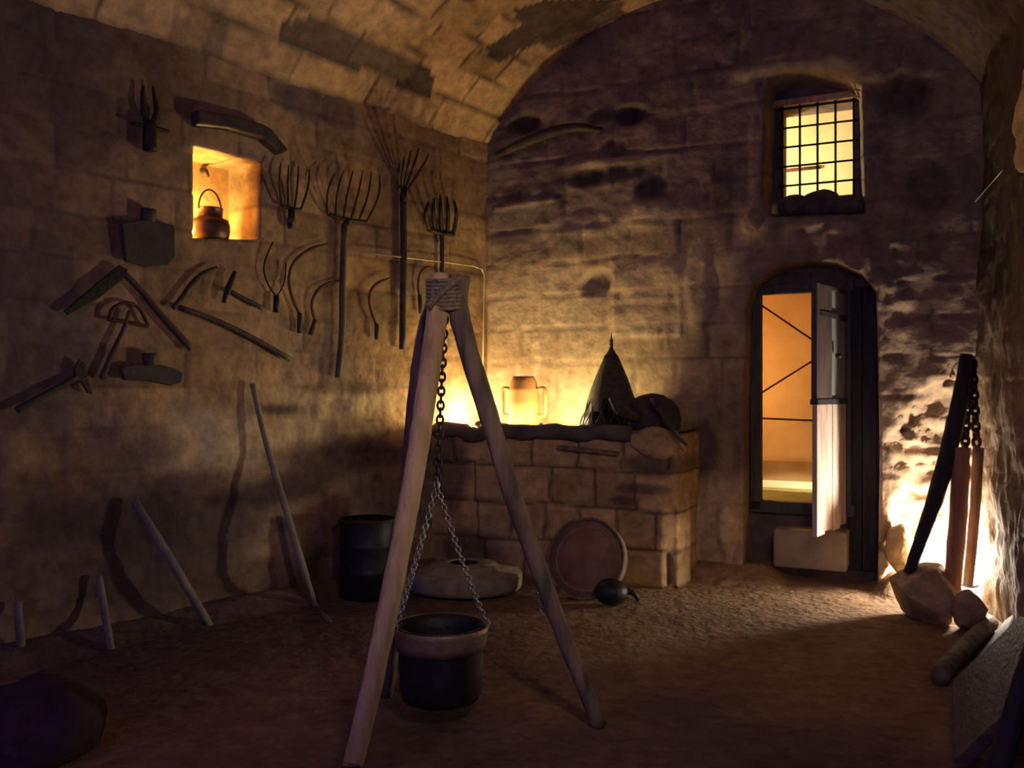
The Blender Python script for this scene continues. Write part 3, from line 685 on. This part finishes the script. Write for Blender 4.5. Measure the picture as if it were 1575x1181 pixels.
br = MB(); br.tube([kb + Vector((0.275 * math.cos(a), 0.275 * math.sin(a), 0.012)) for a in [2 * math.pi * k / 36 for k in range(37)]], 0.014, 8); br.build('rim', M['wicker'], kc)
# flap of metal at its foot
fl = MB(); fl.tube([D(940, 610, 7.42), D(955, 630, 7.40), D(985, 645, 7.45)], [0.03, 0.055, 0.03], 10, 5, 0, (nB, 0.2))
o = fl.build('curled_flap', M['wicker'], kc)
# dark bundle
p = BP(1.74, LT, 0.36)
o = lumpy('sack_bundle', p + Z * 0.10, 0.24, 0.20, 0.20, M['sack'], None, p, 81, 0.14, 0, 0, None, 5, LT + 0.012); tag(o, 'dark rounded sack bundle behind the conical cover on the ledge', 'bundle')
o = MB().tube([D(1002, 612, 7.28), D(1024, 640, 7.18), D(1040, 668, 7.12), D(1056, 684, 7.2)], [0.016, 0.02, 0.018, 0.012], 8, 5).build('strap', M['sack'], None, D(1002, 612, 7.28)); tag(o, 'dark strap hanging over the right end of the stone ledge', 'strap')
# small stones on ledge
for k, (t, off, r, lab) in enumerate(((0.22, 0.56, 0.05, 'small stone on the ledge left of the tan jug'), (0.80, 0.52, 0.04, 'small stone on the ledge between jug and conical cover'))):
    o = lumpy('pebble', BP(t, LT + r * .6, off), r, r, r * .7, M['stone'], None, BP(t, LT, off), 83 + k, 0.2, 0.2, 0, (.3, .22, .14), 3); tag(o, lab, 'stone')

# ------------------------------------------------------------------ tripod with its cauldron
AP = D(684, 445, 4.35)
f1, f2, f3 = G(543, 1178), G(922, 1120), G(593, 1070)
tp = thing('tripod', (AP.x, AP.y, 0), 'tall tripod of three rough wooden poles lashed at the top', 'tripod')
def pole(px, r0, r1, m, jit=0.05):
    n = len(px); pts = [D(x, y, d) for x, y, d in px]
    MB().tube(pts, [r0 + (r1 - r0) * i / (n - 1) for i in range(n)], 14, 5, jit).build('pole', m, tp)
def dep(f, t): return AP.y + (f.y - AP.y) * t
pole([(676, 424, dep(f1, -.03)), (673, 480, dep(f1, .05)), (656, 600, dep(f1, .22)), (640, 710, dep(f1, .37)), (618, 830, dep(f1, .54)), (588, 980, dep(f1, .74)), (567, 1075, dep(f1, .87)), (545, 1168, dep(f1, .97)), (542, 1180, f1.y)], 0.052, 0.044, M['pole'])
pole([(707, 424, dep(f2, -.03)), (704, 470, dep(f2, .05)), (722, 545, dep(f2, .16)), (752, 640, dep(f2, .30)), (778, 730, dep(f2, .43)), (806, 812, dep(f2, .55)), (838, 900, dep(f2, .68)), (868, 980, dep(f2, .80)), (900, 1060, dep(f2, .91)), (922, 1116, f2.y)], 0.052, 0.036, M['pole_dark'])
pole([(690, 436, AP.y + .05), (664, 480, dep(f3, .06) + .06), (650, 535, dep(f3, .16) + .05), (641, 600, dep(f3, .26) + .04), (630, 720, dep(f3, .45)), (620, 830, dep(f3, .62)), (606, 960, dep(f3, .82)), (594, 1068, f3.y)], 0.046, 0.036, M['pole_dark'])
rp = MB()
for k in range(8):
    z = AP.z - 0.10 + 0.019 * k; pts = []
    for i in range(29):
        a = 2 * math.pi * i / 28; pts.append(Vector((AP.x + 0.008 + 0.092 * math.cos(a), AP.y + 0.02 + 0.088 * math.sin(a), z + 0.018 * i / 28 + 0.012 * math.sin(a))))
    rp.tube(pts, 0.0105, 7)
rp.tube([Vector((AP.x - 0.07, AP.y - 0.07, AP.z - .10)), Vector((AP.x + 0.0, AP.y - 0.10, AP.z - .02)), Vector((AP.x + 0.08, AP.y - 0.07, AP.z + .05))], 0.012, 7, 5)
rp.build('lashing', M['rope'], tp)
CY = 4.42; cx = (678 - HX) / F * CY
J = D(672, 745, CY - 0.02)
hc = MB(); hc.chain(D(684, 492, CY), J, 0.046, 0.0062)
o = hc.build('hanging_chain', M['iron'], None, J); tag(o, 'dark iron chain hanging from the tripod top down to the cauldron hook', 'chain')
cb = Vector((cx, CY, 0.09)); cl_ = thing('cauldron', cb, 'black iron cauldron with a wide pale band hanging from chains under the tripod', 'cauldron')
MB().lathe(cb, [(0.05, 0.0), (0.15, 0.006), (0.185, 0.02), (0.198, 0.05), (0.203, 0.15), (0.207, 0.30), (0.212, 0.375), (0.205, 0.375), (0.198, 0.30), (0.192, 0.10), (0.17, 0.035), (0.05, 0.025)], 48).build('pot_body', M['black'], cl_)
MB().lathe(cb, [(0.209, 0.262), (0.215, 0.262), (0.224, 0.30), (0.229, 0.345), (0.234, 0.372), (0.228, 0.375), (0.211, 0.355), (0.208, 0.30)], 48, close=False).build('rim_band', M['band'], cl_)
rz = cb.z + 0.36
for nm, an in (('a', math.radians(200)), ('b', math.radians(165)), ('c', math.radians(15))):
    q = Vector((cx + 0.224 * math.cos(an), CY + 0.224 * math.sin(an), rz)); ch = MB(); ch.chain(J, q + Z * 0.015, 0.034, 0.0046, 0.012 if nm != 'c' else 0.03)
    cho = ch.build('chain', M['steel'], cl_); MB().torus(q, Vector((math.sin(an), -math.cos(an), 0)), Z, 0.022, 0.018, 0.005).build('shackle', M['steel'], cho)
MB().torus(J, Vector((1, 0.4, 0)), Z, 0.026, 0.022, 0.006).build('ring', M['steel'], cl_)
o = MB().chain(D(812, 815, 4.30), D(835, 945, 4.36), 0.030, 0.004).build('loose_chain', M['steel'], None, D(812, 815, 4.30)); tag(o, 'short loose chain dangling along the right tripod pole', 'chain')

# ------------------------------------------------------------------ things on the floor by the ledge
p = G(566, 918); p.z = 0
bk = thing('barrel', p, 'black metal barrel standing by the left wall behind the tripod', 'barrel')
hgt = 0.60
bb = MB().lathe(p, [(0.20, 0.01), (0.215, 0.02), (0.217, 0.2), (0.222, 0.21), (0.217, 0.22), (0.217, 0.40), (0.222, 0.41), (0.217, 0.42), (0.217, hgt - .02), (0.222, hgt), (0.212, hgt), (0.208, hgt - .03), (0.05, hgt - .03)], 40).build('barrel_body', M['black'], bk)
MB().lathe(p + Z * (hgt - 0.01), [(0.20, 0.012), (0.226, 0.0), (0.226, 0.018), (0.20, 0.02)], 40, close=False).build('rim', M['iron'], bb)
p = G(714, 905); p.z = 0.0
ms = thing('millstone', p, 'large round grey millstone lying flat in front of the ledge', 'millstone')
o = MB().lathe(p, [(0.46, 0.02), (0.475, 0.05), (0.475, 0.12), (0.455, 0.15), (0.30, 0.165), (0.27, 0.20), (0.13, 0.215), (0.12, 0.21), (0.12, 0.06), (0.02, 0.06)], 56, None, 0.012).build('stone_disc', mat('grey_millstone', (0.16, 0.13, 0.10), (0.30, 0.24, 0.17), 9, 0.95, 0.5), ms)
MB().lathe(p + Z * 0.19, [(0.125, -.10), (0.118, 0.02), (0.11, 0.02), (0.10, -0.08)], 32).build('hub_ring', M['black'], ms)
# sieve leaning against the ledge
sb = G(895, 922); a_ = (B(893, 790, LO + 0.1) - sb); sn = (-nB * 0 + nB + Z * 0.35).normalized()
sc = sb + (Z - sn * Z.dot(sn)).normalized() * 0.31
sv = thing('sieve', sb, 'round reddish wooden sieve leaning against the front of the ledge', 'sieve')
MB().lathe(sc, [(0.30, -0.012), (0.30, 0.012)], 48, sn).build('sieve_face', M['disc'], sv)
MB().lathe(sc, [(0.30, -0.04), (0.318, -0.04), (0.318, 0.045), (0.30, 0.045), (0.30, -0.04)], 48, sn, close=False).build('hoop', M['pole_dark'], sv)
MB().lathe(sc, [(0.235, 0.012), (0.24, 0.02), (0.25, 0.02), (0.255, 0.012)], 48, sn, close=False).build('inner_ring', M['disc'], sv)
p = G(940, 932); kt = thing('kettle', p, 'small sooty round kettle lying in front of the leaning sieve', 'kettle')
lumpy('kettle_body', p + Z * 0.105, .125, .115, .10, M['black'], kt, None, 88, 0.05, 0, 0, None, 4, 0.0)
MB().tube([p + Vector((0.09, 0, 0.12)), p + Vector((0.16, -0.02, 0.10)), p + Vector((0.20, -0.02, 0.05))], [0.03, 0.02, 0.016], 10, 4).build('spout', M['black'], kt)

# ------------------------------------------------------------------ tools on the left wall
def tool(name, px, label, cat, group=None): return thing(name, L(px[0], px[1], 0.03), label, cat, group)
def ltube(pts, r, m, name, parent, off=0.045, seg=8, sub=5, flat=None):
    P = [L(p[0], p[1], p[2] if len(p) > 2 else off) for p in pts]
    return MB().tube(P, r, seg, sub, 0, (nL, flat) if flat else None).build(name, m, parent)
# tongs with a cross-bar
t = tool('tongs', (232, 232), 'dark iron tongs with two upright prongs hung high on the left wall', 'tongs')
ltube([(220, 132), (219, 152), (221, 170), (227, 190)], [.008, .014, .018, .022], M['iron'], 'prong', t)
ltube([(235, 132), (238, 152), (241, 170), (235, 190)], [.008, .014, .018, .022], M['iron'], 'prong', t)
ltube([(203, 189), (230, 195), (259, 202)], [.010, .016, .012], M['iron'], 'cross_bar', t, 0.06)
ltube([(230, 188), (230, 212), (231, 232)], [.038, .045, .045], M['iron'], 'stub_handle', t, 0.06, 10, 3)
# bent timber
t = MB(); P = [L(x, y, 0.06) for x, y in ((299, 170), (345, 178), (398, 192), (412, 200), (438, 232), (428, 238), (402, 214), (345, 198), (300, 193))]
t.prism(P, nL, 0.10); o = t.build('bent_timber', M['handle'], None, L(365, 190, 0.03), bevel=0.012); tag(o, 'dark bent length of timber fixed above the lit niche', 'timber')
# paddles
for (poly, knob, lab) in ((((186, 343), (215, 338), (243, 341), (267, 347), (268, 395), (258, 408), (222, 410), (192, 402)), ((228, 340), (229, 322)), 'dark square board with a short neck hung left of the lit niche'),
                          (((184, 566), (205, 560), (235, 560), (268, 566), (280, 574), (278, 588), (262, 593), (225, 586), (190, 584)), ((231, 562), (230, 543)), 'flat dark oblong tool with a knob hung low on the left wall')):
    t = tool('paddle', knob[0], lab, 'paddle'); MB().prism([L(x, y, 0.05) for x, y in poly], nL, 0.035).build('blade', M['handle'], t, bevel=0.008)
    ltube([knob[0], knob[1]], [0.045, 0.05], M['handle'], 'neck', t, 0.055, 12, 3)
# mattock
t = tool('mattock', (292, 534), 'large mattock with broad blade pointing down left and a slanting handle', 'mattock')
ltube([(188, 417), (215, 445), (250, 487), (294, 536)], [.020, .022, .024, .026], M['handle'], 'handle', t)
MB().prism([L(x, y, 0.05) for x, y in ((183, 408), (196, 414), (192, 426), (168, 446), (150, 460), (104, 484), (98, 478), (130, 452), (150, 434))], nL, 0.022).build('blade', M['iron'], t, bevel=0.004)
# half-moon hoe
t = tool('half_moon_hoe', (158, 578), 'hoe with an open half-moon iron head and thin handle', 'hoe')
ltube([(168, 491), (172, 476), (186, 467), (199, 466), (214, 474), (222, 488), (228, 501)], .012, M['rust'], 'hoop', t); ltube([(166, 491), (198, 496), (228, 502)], .012, M['rust'], 'crossbar', t)
ltube([(199, 478), (190, 506), (172, 545), (156, 582)], [.012, .014, .018, .020], M['handle'], 'handle', t)
# short hoe, lower left
t = tool('short_hoe', (28, 628), 'short-handled hoe hung at the far left end of the wall', 'hoe')
ltube([(26, 630), (70, 606), (118, 580)], [.022, .022, .020], M['handle'], 'handle', t)
MB().prism([L(x, y, 0.05) for x, y in ((114, 566), (122, 552), (130, 560), (136, 588), (142, 606), (134, 604), (126, 590), (116, 584))], nL, 0.02).build('blade', M['iron'], t, bevel=0.003)
# long hoe
t = tool('long_hoe', (444, 552), 'long-handled hoe with a curved head hung under the lit niche', 'hoe')
ltube([(278, 473), (330, 492), (385, 518), (446, 552)], [.018, .020, .022, .022], M['handle'], 'handle', t)
ltube([(266, 474), (280, 458), (296, 436), (314, 420), (334, 411)], [.018, .022, .022, .018, .010], M['iron'], 'head', t, 0.05, 8, 5, 0.4)
# hammer
t = tool('hammer', (402, 473), 'small hammer with a slanting head hung below the lit niche', 'hammer')
ltube([(344, 465), (352, 442), (361, 418)], [.016, .026, .016], M['iron'], 'head', t, 0.055, 8, 4); ltube([(352, 446), (375, 459), (404, 474)], [.014, .018, .019], M['handle'], 'handle', t)
# forks
def fork(name, root, tips, bar, handle, hr, m_head, m_handle, label, bow=0.10, tr=0.008):
    t = tool(name, handle[-1], label, 'fork')
    hd = ltube([bar[0], ((bar[0][0] + bar[1][0]) / 2, (bar[0][1] + bar[1][1]) / 2 + 2), bar[1]], tr * 1.6, m_head, 'fork_head', t, 0.05)
    n = len(tips)
    for i, (tx, ty) in enumerate(tips):
        f = i / (n - 1); bx_ = bar[0][0] + (bar[1][0] - bar[0][0]) * f; by = bar[0][1] + (bar[1][1] - bar[0][1]) * f
        mx_, my = bx_ * .62 + tx * .38, by * .62 + ty * .38
        side = (f - .5) * 2 * abs(bar[1][0] - bar[0][0]) * 0.10
        ltube([(bx_, by, .05), (mx_ + side, my, .05 + bow * .6), ((mx_ + tx) / 2 + side, (my + ty) / 2, .05 + bow), (tx, ty, .05 + bow * .75)], [tr * 1.2, tr * 1.1, tr, tr * .5], m_head, 'tine', hd)
    ltube([((bar[0][0] + bar[1][0]) / 2, (bar[0][1] + bar[1][1]) / 2), root], [hr * .8, hr * 1.15], m_head, 'socket', hd, 0.05, 10, 2)
    if len(handle) > 1: ltube(handle, hr, m_handle, 'handle', t, 0.05, 10, 4)
    return t
fork('hay_fork', (448, 348), [(432, 252), (444, 254), (459, 256), (476, 260)], ((434, 316), (463, 322)), [(447, 335), (448, 351)], .028, M['iron'], M['handle'], 'small four-tined fork head with no long handle beside the niche', 0.06)
fork('broad_fork', (530, 352), [(516, 266), (529, 262), (543, 262), (558, 262), (571, 264), (584, 270)], ((505, 330), (564, 341)), [(530, 345), (527, 430), (526, 510), (520, 580)], .026, M['iron'], M['grey_handle'], 'broad six-tined pitchfork with a long grey handle on the left wall', 0.10)
fork('narrow_fork', (620, 310), [(614, 252), (622, 240), (632, 232), (644, 228), (660, 236)], ((615, 286), (628, 290)), [(620, 298), (621, 380), (620, 460), (619, 537)], .029, M['iron'], M['handle'], 'narrow fork with fanned tines and a thick dark straight handle', 0.13, 0.010)
fork('stubby_fork', (680, 366), [(659, 310), (668, 304), (677, 300), (687, 302), (698, 308)], ((660, 352), (697, 360)), [(680, 352), (680, 400), (679, 452), (676, 520)], .020, M['iron'], M['handle'], 'stubby dark fork rising behind the tripod top', 0.08, 0.016)
# two-pronged hook
t = tool('two_pronged_hook', (424, 480), 'two-pronged wire hook with a short dark grip hung right of the hammer', 'hook')
ltube([(420, 372), (410, 394), (406, 415), (412, 436), (424, 455)], .007, M['iron'], 'prong', t); ltube([(440, 405), (438, 430), (432, 446), (425, 456)], .006, M['iron'], 'prong', t); ltube([(425, 454), (425, 480)], [.020, .026], M['black'], 'grip', t, .05, 10, 2)
# sickles
for pts, gr, lab in (([(505, 374), (480, 382), (458, 397), (447, 414), (445, 438), (452, 464), (461, 483)], [(461, 481), (461, 512)], 'largest sickle, its long blade reaching up right beside the broad fork'),
                     ([(526, 430), (505, 436), (489, 446), (480, 464), (481, 480), (485, 494)], [(485, 492), (478, 514)], 'sickle with a flat-topped blade touching the handle of the broad fork'),
                     ([(600, 427), (583, 434), (571, 446), (568, 464), (573, 484), (579, 500)], [(579, 498), (580, 522)], 'thin rusty sickle hung between the broad fork and the narrow fork'),
                     ([(666, 411), (655, 412), (646, 421), (643, 440), (645, 455)], [(645, 453), (648, 482)], 'smallest sickle hung between the narrow fork and the tripod top')):
    t = tool('sickle', gr[1], lab, 'sickle', 'sickles on the left wall'); n = len(pts)
    ltube(pts, [.005] + [.014] * (n - 2) + [.012], M['rust'], 'blade', t, .045, 8, 5, 0.5); ltube(gr, [.017, .021], M['handle'], 'grip', t, .045, 10, 2)
# conduit
cnd = MB().tube([L(556, 388, .05), L(640, 398, .05), L(690, 404, .05), L(728, 409, .05), L(741, 414, .05), L(745, 424, .05), L(744, 470, .05), L(742, 610, .05)], 0.007, 8)
o = cnd.build('conduit', M['conduit'], None, L(742, 610, .05)); tag(o, 'thin pale conduit running along the left wall and down its corner', 'pipe')
# niche: pail, nail, lamp
ncx = C0 + uL * nt0 - nL * 0.2
pb_ = on_plane(323, 366, C0 - nL * 0.13, nL); pb_.z = nh0 + 0.015
pl_ = thing('pail', pb_, 'dark copper pail with arched wire handle standing in the lit niche', 'pail')
MB().lathe(pb_, [(0.105, 0), (0.128, 0.02), (0.140, 0.07), (0.138, 0.12), (0.128, 0.155), (0.092, 0.165), (0.088, 0.18), (0.090, 0.235), (0.096, 0.24), (0.088, 0.24), (0.080, 0.18)], 36).build('pail_body', M['copper'], pl_)
MB().tube([pb_ + uL * (0.092 * math.cos(a)) + Z * (0.225 + 0.15 * math.sin(a)) for a in [math.pi * k / 16 for k in range(17)]], 0.006, 8).build('bail_handle', M['iron'], pl_)
o = MB().tube([on_plane(311, 262, C0 - nL * 0.41, nL), on_plane(317, 262, C0 - nL * 0.34, nL), on_plane(321, 272, C0 - nL * 0.33, nL)], [.02, .014, .008], 8, 3).build('iron_peg', M['iron'], None, on_plane(311, 262, C0 - nL * 0.41, nL)); tag(o, 'dark peg on the back of the lit niche', 'peg')
nlp = C0 + uL * (nt1 - 0.06) + Z * (nh0 + 0.10) - nL * 0.26
lamp('niche_light', 'POINT', nlp, 38, (1.0, 0.70, 0.22), 0.03)
nl_ = thing('niche_lamp', nlp - Z * 0.09, 'small lamp tucked behind the left edge of the niche', 'lamp')
MB().lathe(nlp - Z * 0.085, [(0.035, 0), (0.035, 0.01), (0.012, 0.015), (0.012, 0.04)], 16).build('lamp_base', M['black'], nl_)

# sticks leaning on the left wall
def stick(name, pts, r, m, lab, cat='stick'):
    o = MB().tube(pts, r, 10, 5, 0.06).build(name, m, None, pts[-1]); tag(o, lab, cat); return o
stick('pale_stick', [L(388, 590, .06), L(412, 690, .14), L(436, 770, .26), L(468, 880, .42), G(484, 930), G(508, 958)], [.020, .022, .026, .028, .026, .020], M['stick'], 'long pale curved stick leaning against the left wall')
stick('leaning_pole', [L(207, 770, .06), L(262, 860, .25), G(322, 962)], [.026, .030, .030], M['stick'], 'straight weathered pole leaning at the lower left wall')
stick('short_stake', [L(152, 885, .05), L(160, 935, .10), G(171, 1000)], [.022, .024, .024], M['stick'], 'short upright stake against the lower left wall')
stick('bone_white_stake', [L(28, 925, .05), L(30, 965, .08), G(34, 1012)], [.02, .026, .028], M['stick'], 'stubby pale stake at the far left foot of the wall')
p = G(45, 1160); o = lumpy('dark_boulder', p + Z * .12, .30, .30, .24, M['stone'], None, p, 91, .15, .2, .4, (.06, .045, .05), 5, -.02); tag(o, 'dark boulder on the floor in the near left corner', 'rock')
# curved branch wedged in the beam holes of the back wall
o = MB().tube([B(765, 238, .06), B(800, 222, .10), B(840, 206, .12), B(885, 196, .10), B(925, 200, .06)], [.03, .045, .05, .04, .025], 10, 5, .08).build('wooden_branch', M['handle'], None, B(840, 206, .03)); tag(o, 'dark curved branch wedged high across the back wall', 'branch')

# ------------------------------------------------------------------ right-hand corner
tag(lumpy('boulder', G(1424, 952) + Z * .18, .275, .24, .25, M['stone'], None, G(1424, 952), 104, .12, .42, -.45, (.42, .32, .21), 5, -.02), 'large pale boulder in front of the bright floodlight', 'rock')
tag(lumpy('boulder', G(1492, 968) + Z * .12, .11, .12, .15, M['stone'], None, G(1492, 968), 97, .10, .3, .2, (.40, .30, .20), 5, -.02), 'smaller block-like rock right of the large boulder', 'rock')
tag(lumpy('boulder', B(1385, 845, .05), .11, .12, .20, M['stone'], None, B(1385, 890, .05), 99, .10, .2, 0, (.45, .34, .2), 5, -.02), 'rough knobbly rock between the doorway and the large boulder', 'rock')
stick('curved_beam', [D(1487, 545, 6.45), D(1477, 610, 6.44), D(1462, 680, 6.43), D(1442, 755, 6.42), D(1418, 825, 6.41), D(1398, 882, 6.44)], [.040, .055, .060, .058, .046, .038], M['dark_plank'], 'dark curved beam leaning in the right corner before the floodlight', 'beam')
stick('squared_post', [D(1478, 688, 6.40), D(1474, 790, 6.38), D(1464, 908, 6.36)], [.060, .060, .055], M['post'], 'reddish brown post standing in front of the white glare', 'post')
stick('thin_post', [D(1505, 688, 6.48), D(1500, 780, 6.47), D(1489, 900, 6.46)], [.036, .036, .034], M['pole_dark'], 'thinner dark post just right of the reddish post', 'post')
o = MB()
o.chain(D(1492, 560, 6.62), D(1484, 690, 6.60), 0.075, 0.014); o.chain(D(1496, 560, 6.62), D(1502, 680, 6.62), 0.075, 0.014)
o = o.build('harness_chain', M['iron'], None, D(1484, 690, 6.6)); tag(o, 'heavy dark double chain hanging above the posts in the right corner', 'chain')
fl_ = thing('floodlight', (FLOOD.x, FLOOD.y, 0), 'glaring floodlight on the floor behind the boulders in right corner', 'lamp')
MB().lathe((FLOOD.x, FLOOD.y, 0.0), [(.06, 0), (.065, .06), (.07, .10), (.075, .13), (.068, .13), (.06, .10)], 24).build('housing', M['black'], fl_)
# boards leaning along the foot of the right wall
for k, (a, b, lab) in enumerate((((1556, 950), (1494, 1034), 'broad rough board leaning on the right wall behind the nearer boards'), ((1470, 1052), (1472, 1180), 'broad worn board leaning in the near right foreground'))):
    A = G(*a, .03); E = G(*b, .03); up_ = (nR * -0.55 + Z * 0.62); mb = MB()
    ed = (E - A); nn = ed.cross(up_).normalized()
    mb.prism([A, E, E + up_ * (.34, .85)[k], A + up_ * (.08, .6)[k]], nn, .05)
    o = mb.build('leaning_board', M['board'], None, (A + E) / 2, bevel=.01); tag(o, lab, 'board')
stick('loose_log', [G(1524, 958, .05), G(1484, 996, .055), G(1444, 1040, .05)], [.05, .06, .05], M['pole_dark'], 'rough log lying along the foot of the leaning boards', 'log')
stick('dark_beam', [D(1600, 980, 3.75), D(1572, 1060, 3.7), D(1530, 1200, 3.66)], [.045, .045, .045], M['dark_plank'], 'dark beam slanting across the lower right corner of the view', 'beam')
# lit jutting stone at the upper right
p = R(1598, 178, .06); o = lumpy('jutting_stone', p, .12, .20, .34, M['stone'], None, p - Z * .36, 101, .42, .4, .2, (.55, .38, .2), 5); tag(o, 'warmly lit stone jutting from the right wall at the top right edge', 'stone')
lamp('added_stone_spot', 'SPOT', R(1660, 330, .45), 14, (1.0, .68, .36), .03, p, spot_size=.7)  # unseen spot added to light the jutting stone
o = MB().tube([R(1500, 310, .06), R(1542, 262, .10)], .004, 6).build('thin_wire', M['conduit'], None, R(1500, 310, .06)); tag(o, 'thin wire slanting up the right wall towards the lit stone', 'wire')

for o in bpy.data.objects:
    if '_w' in o: del o['_w']
